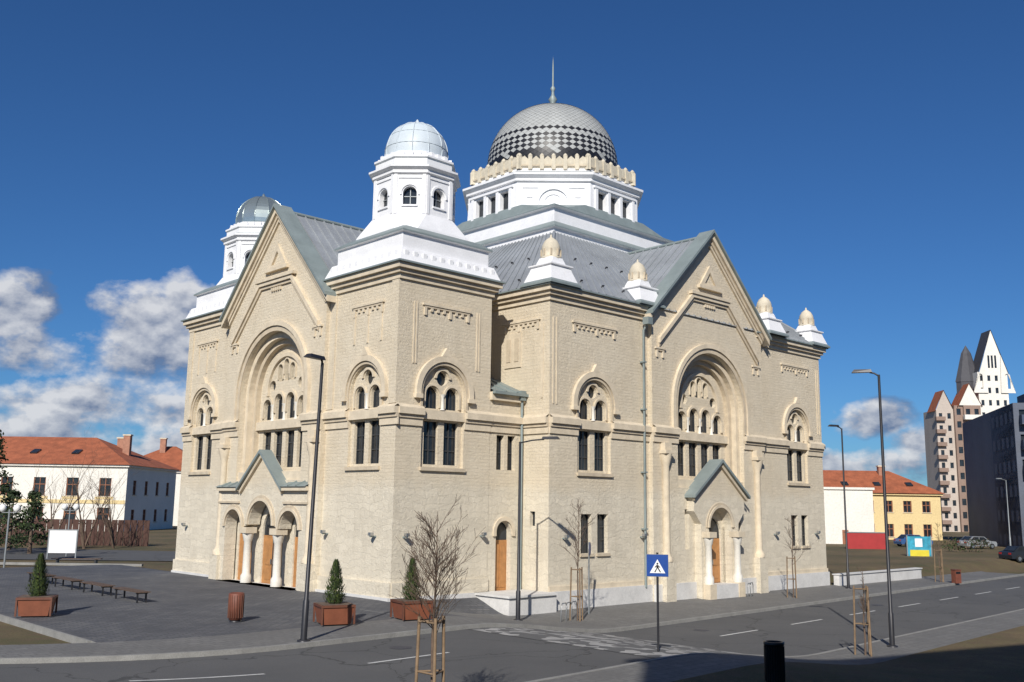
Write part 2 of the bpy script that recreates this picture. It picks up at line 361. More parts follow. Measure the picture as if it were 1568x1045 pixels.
    if not mir:
        for a in (8,32,54):
            rr=r*math.cos(R(a))**.95+.01; z_=zz+r*1.1*math.sin(R(a)); roof.tube([(cx+rr*math.cos(t*math.pi/16),cy+rr*math.sin(t*math.pi/16),z_) for t in range(33)],.016,dm,4,cap=False)
    roof.lathe(cx,cy,[(.16,zz+r*1.08),(.1,zz+r*1.18),(.05,zz+r*1.24),(.0,zz+r*1.27)],dm,8)
tower(0); tower(W-T,True)

def gable_bay(fr,uc,h,ze,zp,front):
    D=.28; fr2=Fr(fr.o+fr.n*D,fr.u,fr.n)
    niche=arch(uc,3.3,5.3,9.9,28)
    holes=[niche]
    if front: holes.append(rect(uc-4.0,uc+4.0,-.6,4.6))
    else: holes+= [rect(uc-1.1,uc+1.1,-1.1,4.4),rect(uc-2.75,uc-2.35,1.9,4.1),rect(uc+2.35,uc+2.75,1.9,4.1)]
    walls.panel(fr2,[(uc-h,-1.2),(uc+h,-1.2),(uc+h,ze),(uc,zp),(uc-h,ze)],holes,-1.0,0,'wall')
    for s in (-1,1): walls.face([fr2.P(uc+s*h,-1.2,0),fr2.P(uc+s*h,-1.2,-D-.2),fr2.P(uc+s*h,ze,-D-.2),fr2.P(uc+s*h,ze,0)],'wall')
    if not front:
        for s in (-1,1): glass(fr2,uc+s*2.55-.3,uc+s*2.55+.3,1.8,4.2,-.3)
    aband(orn,fr2,uc,9.9,3.32,3.58,.002,.08,'trim_dark',1.35); aband(orn,fr2,uc,9.9,3.60,3.85,.002,.17,'trim',1.35)
    aband(orn,fr2,uc,9.9,2.98,3.29,-.95,-.30,'trim',4.5)
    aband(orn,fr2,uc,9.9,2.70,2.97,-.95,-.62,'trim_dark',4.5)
    hs=[]
    for q in (-1.78,-.6,.6,1.78):
        t=9.3 if abs(q)>1 else 9.55
        hs+=[rect(uc+q-.42,uc+q+.42,6.0,7.95),arch(uc+q,.4,8.6,t,12)]
        bars(fr2,uc+q-.42,uc+q+.42,6.0,7.95,-1.12,2,3); bars(fr2,uc+q-.4,uc+q+.4,8.6,t+.38,-1.12,2,1)
        aband(orn,fr2,uc+q,t,.42,.55,-.90,-.80,'trim',.6)
    for q,zt in ((-.62,11.35),(0,11.6),(.62,11.35)):
        hs.append(arch(uc+q,.22,10.65,zt,10)); aband(orn,fr2,uc+q,zt,.23,.3,-.9,-.83,'trim',.6)
    for q in (-1.45,1.45): hs.append(circ(uc+q,10.45,.3)); 
    orn.panel(fr2,rect(uc-3.35,uc+3.35,5.2,13.4),hs,-1.12,-.905,'wall')
    glass(fr2,uc-2.9,uc+2.9,5.4,12.9,-1.13)
    aband(orn,fr2,uc,10.2,1.75,1.95,-.9,-.76,'trim',.3)
    for q in (-1.2,0,1.2): orn.lathe(*fr2.P(uc+q,0,-.85)[:2],[(.13,8.5),(.085,8.62),(.085,9.2),(.16,9.4)],'marble',10)
    orn.fbox(fr2,uc-2.7,uc+2.7,8.05,8.5,-.9,-.7,'trim'); orn.fbox(fr2,uc-3.3,uc+3.3,5.2,5.75,-.9,-.1,'trim')
    for s in (-1,1):
        a,b=sorted((uc+s*3.3,uc+s*(h+.0))); band(fr2,a,b)
        u=uc+s*4.55; p=fr2.P(u,0,.1)
        orn.lathe(p.x,p.y,[(.34,1.3),(.34,1.5),(.24,1.62),(.2,1.8),(.19,6.4),(.24,6.55),(.34,6.95),(.36,7.1)],'trim',14)
        orn.fbox(fr2,u-.4,u+.4,7.1,7.3,.002,.45,'trim'); orn.fbox(fr2,u-.42,u+.42,-1.2,1.3,.002,.4,'wall')
        orn.fbox(fr2,u-.30,u+.30,7.305,7.7,.002,.3,'trim')
    k=(zp-ze)/h
    def chev(o_top,o_bot,d0,d1,m,ext=.5):
        e=h+ext
        orn.panel(fr2,[(uc-e,ze-k*ext+o_bot),(uc-e,ze-k*ext+o_top),(uc,zp+o_top),(uc+e,ze-k*ext+o_top),(uc+e,ze-k*ext+o_bot),(uc,zp+o_bot)],[],d0,d1,m,sides=True,back=True)
    chev(.30,.12,-.6,.5,'zinc'); chev(.118,-.2,-.3,.34,'trim'); chev(-.202,-.45,.002,.2,'trim_dark',0); chev(-.452,-.65,.002,.12,'trim',0)
    zf=zp-3.9
    def strip(o,w,d,m):
        zt=zf+o; hh=(zp-2.1+o*1.4-zt)/k; e=(h-.55); zb=zp-2.1+o*1.4-k*e
        out=[(uc-e,zb),(uc-hh,zt),(uc+hh,zt),(uc+e,zb)]; inn=[(uc+e,zb-w*1.4),(uc+hh-.1,zt-w),(uc-hh+.1,zt-w),(uc-e,zb-w*1.4)]
        orn.panel(fr2,out+inn,[],.002,d,m,sides=True)
    strip(0,.2,.2,'trim'); strip(-.22,.15,.1,'trim_dark')
    orn.fbox(fr2,uc-2.0,uc+2.0,zf+.003,zf+.16,.002,.28,'trim')
    for i in range(5): orn.fbox(fr2,uc-.5+i*.22,uc-.38+i*.22,zf-.6,zf-.42,.002,.1,'trim')
    orn.panel(fr2,[(uc-1.0,zf+.7),(uc+1.0,zf+.7),(uc,zf+2.0)],[[(uc-.55,zf+.85),(uc+.55,zf+.85),(uc,zf+1.6)]],.002,.13,'trim',sides=True)
    orn.fbox(fr2,uc-1.15,uc+1.15,zf+.5,zf+.697,.002,.2,'trim')
    for s in (-1,1): frieze(fr2,uc+s*(h-.7)-.45,uc+s*(h-.7)+.45,12.9)
    if front:
        D3=.22; zs=3.0
        def arc(c,r,a0,a1,z,n=12): return [(uc+c+r*math.cos(a0+(a1-a0)*i/n),z+r*math.sin(a0+(a1-a0)*i/n)) for i in range(n+1)]
        hole=[(uc-3.75,-.05)]+arc(-2.85,.9,math.pi,0,2.85)+arc(0,1.22,math.pi,0,3.0)+arc(2.85,.9,math.pi,0,2.85)+[(uc+3.75,-.05)]
        out=[(uc-4.4,-1.0),(uc+4.4,-1.0),(uc+4.4,4.75),(uc+2.15,4.75),(uc,6.55),(uc-2.15,4.75),(uc-4.4,4.75)]
        hp=[hole]; cols=[-1.55,1.55]; dd=[(0,1.22,3.0),(-2.85,.9,2.85),(2.85,.9,2.85)]; back=-.55
        orn.panel(fr2,out,hp,-.45,D3,'wall',sides=True)
        orn.panel(fr2,rect(uc-4.2,uc+4.2,-.5,4.7),[arch(uc+q,hh*.85,-.05,2.75,12) for q,hh,zz in dd],back-.12,back,'wall')
        orn.fbox(fr2,uc-3.9,uc+3.9,-.6,-.0,back,D3+.35,'plinth')
        cd=0.02; dzd=back-.08
    else:
        D3=.45
        out=[(uc-1.85,-1.2),(uc+1.85,-1.2),(uc+1.85,3.3),(uc+2.5,4.0),(uc+2.5,4.85),(uc,6.6),(uc-2.5,4.85),(uc-2.5,4.0),(uc-1.85,3.3)]
        hp=[arch(uc,1.1,-.3,3.1,18)]; cols=[-1.42,1.42]; dd=[(0,1.1,3.1)]
        orn.panel(fr2,out,hp,-.3,D3,'wall',sides=True)
        orn.panel(fr2,rect(uc-1.5,uc+1.5,-1.1,4.5),[arch(uc,.9,-.05,2.75,12)],-.35,-.15,'wall')
        cd=D3+.16; dzd=-.25
        for s in (-1,1): orn.fbox(fr2,uc+s*1.42-.3,uc+s*1.42+.3,-1.2,.0,D3+.002,D3+.45,'trim')
        orn.fbox(fr2,uc-1.1,uc+1.1,-1.2,-.05,-.4,D3+.4,'plinth')
    for q,hh,zz in dd:
        doors.fbox(fr2,uc+q-hh*.95,uc+q+hh*.95,-.05,2.45,dzd-.1,dzd,'wood_door'); glass(fr2,uc+q-hh*.95,uc+q+hh*.95,2.45,zz+hh,dzd-.02)
        doors.fbox(fr2,uc+q-.025,uc+q+.025,0,2.45,dzd,dzd+.04,'frame_dark')
        for s in (-1,1):
            for z0,z1 in ((.2,.8),(.95,2.2)): doors.fbox(fr2,uc+q+s*hh*.37-hh*.22,uc+q+s*hh*.37+hh*.22,z0,z1,dzd,dzd+.03,'wood_door')
            doors.fbox(fr2,uc+q+s*.1-.02,uc+q+s*.1+.02,1.0,1.25,dzd+.03,dzd+.09,'steel')
        aband(orn,fr2,uc+q,zz,hh+.02,hh+.17,D3+.002,D3+.1,'trim')
        aband(orn,fr2,uc+q,zz,hh+.18,hh+.3,D3+.002,D3+.05,'trim_dark')
    for q in cols:
        p=fr2.P(uc+q,0,cd)
        orn.lathe(p.x,p.y,[(.28,.0),(.28,.35),(.20,.5),(.19,2.1),(.22,2.15),(.31,2.55)],'marble',16); orn.fbox(fr2,uc+q-.34,uc+q+.34,2.55,2.86,cd-.31,cd+.34,'trim')
    hw,zt,zb=(2.3,6.7,4.75) if front else (2.75,6.8,4.75)
    orn.panel(fr2,[(uc-hw,zb),(uc,zt),(uc+hw,zb),(uc+hw,zb+.16),(uc,zt+.18),(uc-hw,zb+.16)],[],-.2,D3+.3,'zinc',sides=True,back=True)
    orn.panel(fr2,[(uc-hw+.15,zb-.15),(uc,zt-.22),(uc+hw-.15,zb-.15),(uc+hw-.1,zb-.002),(uc,zt-.002),(uc-hw+.1,zb-.002)],[],D3+.002,D3+.16,'trim_dark',sides=True)
    if front:
        for s in (-1,1):
            a,b=sorted((uc+s*2.25,uc+s*4.6)); orn.fbox(fr2,a,b,4.752,4.95,0,D3+.22,'trim')
            orn.slope(fr2.P(a,4.96,D3+.3),fr2.P(b,4.96,D3+.3),fr2.P(b,5.2,0),fr2.P(a,5.2,0),'zinc',.6); orn.fbox(fr2,a,b,4.953,4.96,0,D3+.3,'zinc')
            orn.fbox(fr2,a,b,4.1,4.2,D3+.002,D3+.1,'trim_dark')
gable_bay(F(0),C,5.0,14.75,19.95,True)
gable_bay(S(BT),AC,5.55,15.1,20.45,False)
s_=S(BT)
for uc,a0,a1 in ((11.35,A0,AC-5.55),(31.35,AC+5.55,A1)):
    walls.panel(s_,rect(a0,a1,-1.2,ZC-.6),[win_pair(s_,uc)]+low_pair(s_,uc),-.4,0,'wall')
    band(s_,a0,a1,[(uc-1.28,uc+1.28)]); frieze(s_,uc-1.75,uc+1.75,13.5)
    orn.fbox(s_,a0,a1,-1.2,.12,.002,.2,'plinth'); orn.fbox(s_,a0,a1,.122,.35,.002,.1,'trim')
    for q in (.25,.5): 
        orn.fbox(s_,(a0+q if uc<20 else a1-q)-.04,(a0+q if uc<20 else a1-q)+.04,9.2,13.6,.002,.04,'trim')
fr2=Fr(s_.o+s_.n*.28,s_.u,s_.n)
for a,b in ((AC-5.55,AC-1.9),(AC+1.9,AC+5.55)): orn.fbox(fr2,a,b,-1.2,.12,.002,.12,'plinth')
f8=F(A0)
walls.panel(f8,rect(BT,6,-1.2,ZC-.6),[rect(-.9,-.55,3.2,3.9)],-.4,0,'wall'); glass(f8,-1,-.4,3,4,-.2)
band(f8,BT-.0,6); frieze(f8,-1.2,1.6,13.5)
orn.fbox(f8,-1.4,-1.25,9.5,13.3,.002,.04,'trim'); orn.fbox(f8,.2,1.4,11.2,13.0,.002,.06,'trim')
for q in (.4,1.0): orn.fbox(f8,q-.05,q+.25,11.5,12.7,.06,.09,'trim_dark')
walls.face([(A1,BT,-1.2),(A1,23.2,-1.2),(A1,23.2,ZC-.6),(A1,BT,ZC-.6)],'wall')
walls.face([(A0,23.2,-1.2),(A1,23.2,-1.2),(A1,23.2,ZC-.6),(A0,23.2,ZC-.6)],'wall')
walls.face([(A0,15,-1.2),(A0,23.2,-1.2),(A0,23.2,ZC-.6),(A0,15,ZC-.6)],'wall')
walls.face([(T,4.5,0),(A0,4.5,0),(A0,4.5,15),(T,4.5,15)],'wall')
walls.face([(T,16.9,0),(A0,16.9,0),(A0,16.9,15),(T,16.9,15)],'wall')
cornice(A0,AC-5.4,BT,23.2,ZC-.02); cornice(AC+5.4,A1,BT,23.2,ZC-.02)
orn.box(T,A0-.3,4.2,17,ZC-.5,ZC-.08,'trim')
sa=S(.03)
ah=[arch(6.75,.5,-.05,2.9,12),rect(6.2,6.72,5.9,7.6),rect(6.95,7.47,5.9,7.6)]
walls.panel(sa,rect(T,A0,-1.2,9.7),ah,-.4,0,'wall')
doors.fbox(sa,6.2,7.3,0,2.5,-.35,-.28,'wood_door'); glass(sa,6.2,7.3,2.5,3.6,-.3); aband(orn,sa,6.75,2.9,.54,.72,.002,.1,'trim',.2)
for i in range(2): doors.fbox(sa,6.33+.46*i,6.71+.46*i,.25,2.3,-.28,-.25,'wood_door')
glass(sa,6.1,7.6,5.8,7.7,-.3); bars(sa,6.2,6.72,5.9,7.6,-.29,1,2); bars(sa,6.95,7.47,5.9,7.6,-.29,1,2)
band(sa,T,A0); orn.fbox(sa,T,A0,9.3,9.7,.0,.2,'trim')
roof.slope((T,-.35,9.72),(A0,-.35,9.72),(A0,2.6,10.9),(T,2.6,10.9),'zinc',.6); orn.fbox(sa,T,A0,9.6,9.74,.2,.4,'zinc')
walls.face([(T,2.6,9),(A0,2.6,9),(A0,2.6,15),(T,2.6,15)],'wall')
sb=S(.4)
walls.panel(sb,rect(A1,A1+3.0,-1.2,9.7),[rect(A1+.8,A1+1.3,5.9,7.6),rect(A1+.8,A1+1.3,1.9,3.7)],-.4,0,'wall'); glass(sb,A1+.6,A1+1.5,1,8,-.3)
band(sb,A1,A1+3.0); orn.fbox(sb,A1,A1+3.1,9.3,9.7,0,.2,'trim'); roof.slope((A1,.05,9.72),(A1+3.2,.05,9.72),(A1+3.2,3,10.9),(A1,3,10.9),'zinc')
walls.face([(A1+3,.4,-1.2),(A1+3,20,-1.2),(A1+3,20,9.7),(A1+3,.4,9.7)],'wall')
walls.box(A1-.2,41,3.2,18.2,-1,14.5,'wall'); orn.box(A1-.1,41.3,2.9,18.5,14.503,14.9,'trim')
roof.slope((A1,2.7,14.92),(41.4,2.7,14.92),(41.4,10.7,19),(A1,10.7,19),'roofmetal'); roof.slope((A1,18.7,14.92),(41.4,18.7,14.92),(41.4,10.7,19),(A1,10.7,19),'roofmetal')
roof.face([(41.3,2.9,14.9),(41.3,18.5,14.9),(41.3,10.7,18.9)],'wall')
white.box(4.9,A0+.0,-2.4,-.0,-1.3,.02,'plinth'); white.box(4.8,A0-.02,-2.5,-.0,.022,.12,'plinth')
roof.slope((0,5.35,14.4),(15,5.35,14.4),(15,C,19.9),(0,C,19.9),'roofmetal'); roof.slope((0,16.05,14.4),(15,16.05,14.4),(15,C,19.9),(0,C,19.9),'roofmetal')
for a in (AC-5.9,AC+5.9): roof.slope((a,-2.1,14.8),(a,23.5,14.8),(AC,23.5,20.4),(AC,-2.1,20.4),'roofmetal')
B0,B1=-2.2,23.6; E0,E1=A0-.4,A1+.4; DC=21.0
t0,t1=DC-6.5,DC+6.5; v0,v1=C-6.5,C+6.5; zt=20.5; z0=ZC+.02
roof.slope((E0,B0,z0),(E0,B1,z0),(t0,v1,zt),(t0,v0,zt),'roofmetal',guard=True); roof.slope((E1,B0,z0),(E1,B1,z0),(t1,v1,zt),(t1,v0,zt),'roofmetal')
roof.slope((E0,B0,z0),(E1,B0,z0),(t1,v0,zt),(t0,v0,zt),'roofmetal',guard=True); roof.slope((E0,B1,z0),(E1,B1,z0),(t1,v1,zt),(t0,v1,zt),'roofmetal')
roof.tube([(E0,B0,z0+.03),(t0,v0,zt+.03)],.09,'roofmetal',6); roof.tube([(E1,B0,z0+.03),(t1,v0,zt+.03)],.09,'roofmetal',6)
roof.tube([(0,C,19.95),(15,C,19.95)],.1,'zinc',6); roof.tube([(AC,-2.1,20.45),(AC,5,20.45)],.1,'zinc',6)
def turret(cx,cy,s=1.0):
    z=ZC+.0
    white.stack8(cx,cy,[(1.12*s,0,z,'zinc'),(1.12*s,0,z+.1,'zinc'),(.98*s,0,z+.25,'white'),(.78*s,0,z+.8,'white'),(.72*s,0,z+1.0,'white'),(.82*s,0,z+1.05,'white'),(.82*s,0,z+1.12,'white'),(.55*s,0,z+1.2,'white'),(.5*s,.3,z+1.5,'white'),(.5*s,.3,z+1.52,'white')])
    z+=.1
    orn.lathe(cx,cy,[(.52*s,z+1.4),(.55*s,z+1.5),(.46*s,z+1.55),(.47*s,z+1.85),(.5*s,z+1.95),(.45*s,z+2.15),(.33*s,z+2.38),(.16*s,z+2.52),(.06*s,z+2.58),(.05,z+2.7),(0.0,z+2.75)],'parapet_stone',16)
    for k in range(8):
        an=k*math.pi/4; orn.box(cx+.49*s*math.cos(an)-.04,cx+.49*s*math.cos(an)+.04,cy+.49*s*math.sin(an)-.04,cy+.49*s*math.sin(an)+.04,z+1.55,z+1.9,'trim_dark')
for a in (A0+.55,AC-5.75,A1-.55): turret(a,BT+.5); turret(a,22.7)
turret(AC+7.0,BT+.3)
DZ=-.3
def zd(l): return [(r_,c_,z_+DZ,m_) for r_,c_,z_,m_ in l]
white.stack8(DC,C,zd([(6.45,0,19.2,'white'),(6.45,0,21.1,'white'),(6.65,0,21.15,'zinc'),(6.65,0,21.25,'zinc'),(6.1,0,21.7,'white'),(6.1,0,22.55,'white'),(6.35,0,22.6,'zinc'),(6.35,0,22.7,'zinc'),(6.05,.2,22.85,'zinc'),(5.8,.5,23.5,'white')]))
ap=5.75; side=.828*ap
for k in range(8):
    an=k*math.pi/4; n=Vector((math.cos(an),math.sin(an),0)); u=Vector((-n.y,n.x,0)); fr_=Fr(Vector((DC,C,DZ))+n*ap,u,n)
    if k%2==0:
        hs=[rect(q-.4,q+.4,23.25,24.75) for q in (-1.2,0,1.2)]
        white.panel(fr_,rect(-side/2,side/2,22.5,25.6),hs,-.35,0,'white'); win.face([fr_.P(-2,23,-.33),fr_.P(2,23,-.33),fr_.P(2,25,-.33),fr_.P(-2,25,-.33)],'glass')
        for q in (-1.85,-.6,.6,1.85): 
            white.fbox(fr_,q-.12,q+.12,23.1,24.85,.002,.1,'white')
        white.fbox(fr_,-2.1,2.1,24.86,25.0,.002,.14,'white'); white.fbox(fr_,-2.1,2.1,22.95,23.09,.002,.14,'white')
    else:
        white.panel(fr_,rect(-side/2,side/2,22.5,25.6),[],-.35,0,'white'); aband(white,fr_,0,23.7,.95,1.15,.002,.12,'white',.5)
        aband(white,fr_,0,23.7,.6,.72,.002,.07,'white',.5)
        for s in (-1,1):
            white.fbox(fr_,s*1.55-.2,s*1.55+.2,24.1,24.45,.002,.06,'white')
            white.fbox(fr_,s*1.5-.5,s*1.5+.5,24.75,24.85,.002,.06,'white')
oc=.586
white.stack8(DC,C,zd([(ap+.02,oc,25.15,'white'),(ap+.15,oc,25.2,'white'),(ap+.15,oc,25.35,'white'),(ap+.4,oc,25.55,'white'),(ap+.4,oc,25.7,'zinc'),(ap+.1,oc,25.85,'white'),(ap-.1,oc,25.95,'white'),(ap-.3,oc,26.05,'white'),(ap-.3,oc,26.5,'white')]))
par=MB()
par.stack8(DC,C,zd([(ap-.28,oc,26.2,'parapet_stone'),(ap-.22,oc,26.25,'parapet_stone'),(ap-.22,oc,26.8,'parapet_stone'),(ap-.5,oc,26.83,'parapet_stone'),(ap-.5,oc,26.6,'parapet_stone')]))
for k in range(8):
    an=k*math.pi/4; n=Vector((math.cos(an),math.sin(an),0)); u=Vector((-n.y,n.x,0)); fr_=Fr(Vector((DC,C,DZ))+n*(ap-.22),u,n); sd=.828*(ap-.22)
    m_=7
    for i in range(m_):
        q=-sd/2+sd*i/(m_-1)
        par.fbox(fr_,q-.13,q+.13,26.1,26.98,-.28,.07,'parapet_stone'); p=fr_.P(q,0,-.1); par.lathe(p.x,p.y,[(.14,26.98+DZ),(.17,27.05+DZ),(.10,27.16+DZ),(0,27.24+DZ)],'parapet_stone',8)
        if i<m_-1:
            w_=sd/(m_-1); par.fbox(fr_,q+.15,q+w_-.15,26.3,26.4,.002,.05,'trim_dark')
            par.panel(fr_,[(q+.14,26.8),(q+w_-.14,26.8),(q+w_/2,27.02)],[],-.2,.0,'parapet_stone',True,True)
par.obj('parapet',syn)
dome=MB(); NR=56; J=46
def dp(j,i,off=0):
    a=R(-14+ (88+14)*min(max(j,0),J)/J); r=4.62*math.cos(a)**.93+off; th=2*math.pi*(i)/NR
    return Vector((DC+r*math.cos(th),C+r*math.sin(th),27.65+4.65*math.sin(a)+off*.4))
for j in range(0,J+1):
    for i in range(NR):
        ii=i+(j%2)*.5
        mname='scale_black' if (j<=6 or j in (8,10,12,15)) else 'scale_gray'
        if j in (5,6) and i%7==0: mname='scale_gray'
        pts=[dp(j-1,ii,.025),dp(j,ii+.5,.012),dp(j+1,ii,.0),dp(j,ii-.5,.012)]
        dome.face(pts,mname)
dz=-.75
dome.lathe(DC,C,[(r_,z_+dz) for r_,z_ in [(.35,32.75),(.62,32.85),(.5,33.0),(.25,33.3),(.2,33.55),(.33,33.75),(.12,34.1),(.1,34.4),(.2,34.6),(.07,34.8),(.05,36.4),(.0,37.1)]],'zinc',14)
dome.lathe(DC,C,[(4.3,26.0),(4.5,26.55)],'scale_black',46)
dome.obj('main_dome',syn)
walls.obj('walls',syn); orn.obj('ornament_and_cornices',syn); win.obj('windows',syn); roof.obj('roof',syn); white.obj('lantern_towers',syn); doors.obj('doors',syn)
dpz=MB()
def downp(pts,r=.07): dpz.tube(pts,r,'zinc',8)
fr_=S(BT)
x=AC-6.15
downp([fr_.P(x,14.3,.55),fr_.P(x,13.8,.2),fr_.P(x,.0,.2)]); dpz.fbox(fr_,x-.2,x+.2,14.1,14.5,.3,.7,'zinc')
f8p=F(A0); downp([f8p.P(-.15,9.6,.25),f8p.P(-.15,0,.25)]); dpz.fbox(f8p,-.3,.05,9.4,9.9,.1,.45,'zinc')
for z in (3,6,9.4,12): dpz.fbox(fr_,AC-6.27,AC-6.03,z,z+.08,.02,.3,'zinc')
for (ff,u,z) in ((F(0),1.2,2.7),(F(0),20,2.7),(S(0),.6,2.7),(S(0),5.2,2.7),(S(BT),9,2.6),(S(BT),15,2.6),(S(BT),28.2,2.6),(S(BT),33.2,2.6),(F(0),5.1,2.7)):
    dpz.fbox(ff,u-.03,u+.03,z,z+.06,.0,.35,'zinc'); dpz.fbox(ff,u-.09,u+.09,z+.06,z+.2,.2,.38,'steel')
dpz.obj('downpipes_and_fittings',syn)

# ------------------------------------------------------------------ GROUND
def sst(t): t=min(1,max(0,t)); return t*t*(3-2*t)
def h(a,b): return -.8*sst((a+3)/9)*sst((.5-b)/3)
def bc(a):
    q=max(0,-10-a); 
    return -12.0+.052*min(a,80)+(.048*q*q if q<9 else .048*81+.86*(q-9))
def w2l(X,Y):
    d=Vector((X,Y,0))-ORG; c,s=math.cos(ROT),math.sin(ROT); return (d.x*c+d.y*s, -d.x*s+d.y*c)
def gz(X,Y): return h(*w2l(X,Y))
def lst(lo,hi,st): n=max(1,int(round((hi-lo)/st))); return [lo+(hi-lo)*i/n for i in range(n+1)]
g=MB()
As=[-3000,-800,-300,-120]+lst(-60,90,1.5)+[130,300,900,3500]; Bs=[-3000,-800,-200]+lst(-60,20,1.0)+[60,150,400,1200,4000]
g.grid([[(a,b,h(a,b)-.2) for a in As] for b in Bs],'grass'); g.obj('ground',None,ORG,ROT)
def strip(name,a0,a1,f0,f1,dz,m,kerb=(),step=1.0,nb=8,edge=True):
    s=MB(); al=lst(a0,a1,step); rows=[]
    for k in range(nb+1): rows.append([(a,f0(a)+(f1(a)-f0(a))*k/nb,0) for a in al])
    rows=[[(x,y,h(x,y)+dz) for x,y,_ in r] for r in rows]
    s.grid(rows,m)
    if edge:
        for r in (rows[0],rows[-1]): s.grid([r,[(x,y,z-.25) for x,y,z in r]],'kerb')
        for k in (0,-1):
            c=[r[k] for r in rows]; s.grid([c,[(x,y,z-.25) for x,y,z in c]],'kerb')
    return s.obj(name,None,ORG,ROT)
HF,HN=3.6,5.3
strip('road',-45,140,lambda a:bc(a)-HN,lambda a:bc(a)+HF,-.13,'asphalt',edge=False,nb=10)
def kf(a): return bc(a)+HF+.15
def kn(a): return bc(a)-HN-.15
strip('kerb',-45,140,lambda a:bc(a)+HF,kf,.012,'kerb',nb=1); strip('kerb',-45,140,kn,lambda a:bc(a)-HN,.012,'kerb',nb=1)
strip('sidewalk',-45,-3,kf,lambda a:kf(a)+3.0,.0,'sidewalk',nb=5)
strip('sidewalk',-3,60,kf,lambda a:BT-.2,.0,'sidewalk',nb=8)
strip('sidewalk',-45,140,lambda a:kn(a)-2.3,kn,.0,'sidewalk',nb=4)
strip('grass_verge',-45,140,lambda a:kn(a)-16,lambda a:kn(a)-2.3,.03,'grass',nb=12)
strip('plaza_pavement',-14.5,0,lambda a:kf(a)+3.0,lambda a:30,.0,'plaza',nb=60,step=.9)
strip('plaza_pavement',0.0,4.9,lambda a:BT-.2 if a>-3 else -5,lambda a:1.0,.004,'plaza',nb=10)
strip('plaza_pavement',-3,0.0,lambda a:kf(a)+3,lambda a:BT-.2,.006,'plaza',nb=4)
strip('cobble_crossing',-3,4,lambda a:bc(a)-HN+.1,lambda a:bc(a)+HF-.05,-.118,'cobble',edge=False,nb=8)
kb=MB(); kb.box(-14.6,-14.5,-4.6,30,-.3,.01,'kerb'); kb.obj('kerb',None,ORG,ROT)
mk=MB()
a=-40
def mrk(a0,a1,b0f,b1f):
    al=lst(a0,a1,.75); mk.grid([[(x,bc(x)+b0f,h(x,bc(x)+b0f)-.12) for x in al],[(x,bc(x)+b1f,h(x,bc(x)+b1f)-.12) for x in al]],'paint')
while a<130:
    if not(-4.5<a<4): mrk(a,a+3,-.06,.07)
    a+=6
mk.obj('road_markings',None,ORG,ROT)
mh=MB()
for (a,bo) in ((-7.5,1.7),(9,1.6),(16,-2.4),(26,1.2)):
    b=bc(a)+bo; mh.lathe(a,b,[(.0,h(a,b)-.118),(.3,h(a,b)-.118),(.34,h(a,b)-.122)],'slate_dark',20)
mh.obj('manhole_covers',None,ORG,ROT)
dr=MB(); dr.grid([[(-90,92,-.15),(-45,88,-.15),(-20,84,-.15)],[(-90,66,-.15),(-45,71,-.15),(-20,72,-.15)]],'asphalt'); dr.obj('driveway')
dr=MB(); dr.box(-90,-24,64.8,65.1,-.1,.05,'kerb'); dr.obj('kerb')
lw=MB(); lw.box(A1+.5,A1+13,BT-.6,BT-.2,-1.2,-.1,'plinth'); lw.box(A1+.45,A1+13.05,BT-.68,BT-.12,-.098,-.03,'plinth'); lw.obj('low_wall',None,ORG,ROT)
# ------------------------------------------------------------------ street furniture
def lamp(X,Y,H,arm,adir,double=False,name='street_lamp',m='pole_dark'):
    b=MB(); z=gz(X,Y)
    b.tube([(0,0,-.3),(0,0,1.2),(0,0,1.25),(0,0,H)],[.10,.10,.07,.05],m,10)
    b.tube([(0,0,H-.05),(adir[0]*arm*.5,adir[1]*arm*.5,H+.06),(adir[0]*arm,adir[1]*arm,H+.1)],.035,m,6)
    c=Vector((adir[0]*(arm+.3),adir[1]*(arm+.3),H+.1)); u=Vector((adir[0],adir[1],0)); v=Vector((-u.y,u.x,0))
    b.hexa([c-u*.4-v*.1,c+u*.4-v*.16,c+u*.4+v*.16,c-u*.4+v*.1,c-u*.35-v*.07+Vector((0,0,.12)),c+u*.3-v*.1+Vector((0,0,.12)),c+u*.3+v*.1+Vector((0,0,.12)),c-u*.35+v*.07+Vector((0,0,.12))],m)
    b.lathe(0,0,[(.2,-.02),(.2,.04),(.12,.06)],m,12)
    return b.obj(name,None,(X,Y,z))
o=lamp(-6.25,30.7,8.6,.05,(-.5,-.85)); o.rotation_euler=(0,R(1.2),0)
lamp(.42,42.7,7.6,1.1,(.95,-.3))
lamp(14.3,37.3,10.2,.35,(-.9,.3))
lamp(21.9,64.0,10.3,.35,(-.9,-.3))
def globe_lamp(X,Y):
    b=MB(); b.tube([(0,0,-.2),(0,0,3.6)],.06,'pole_gray',8); b.tube([(-.45,0,3.4),(.45,0,3.4)],.03,'pole_gray',6)
    for s in (-.45,.45): b.lathe(s,0,[(.02,3.4),(.16,3.5),(.23,3.68),(.16,3.86),(.0,3.92)],'globe',14)
    b.obj('park_lamp',None,(X,Y,-.1))
globe_lamp(-31.3,61.5); globe_lamp(-34,76)
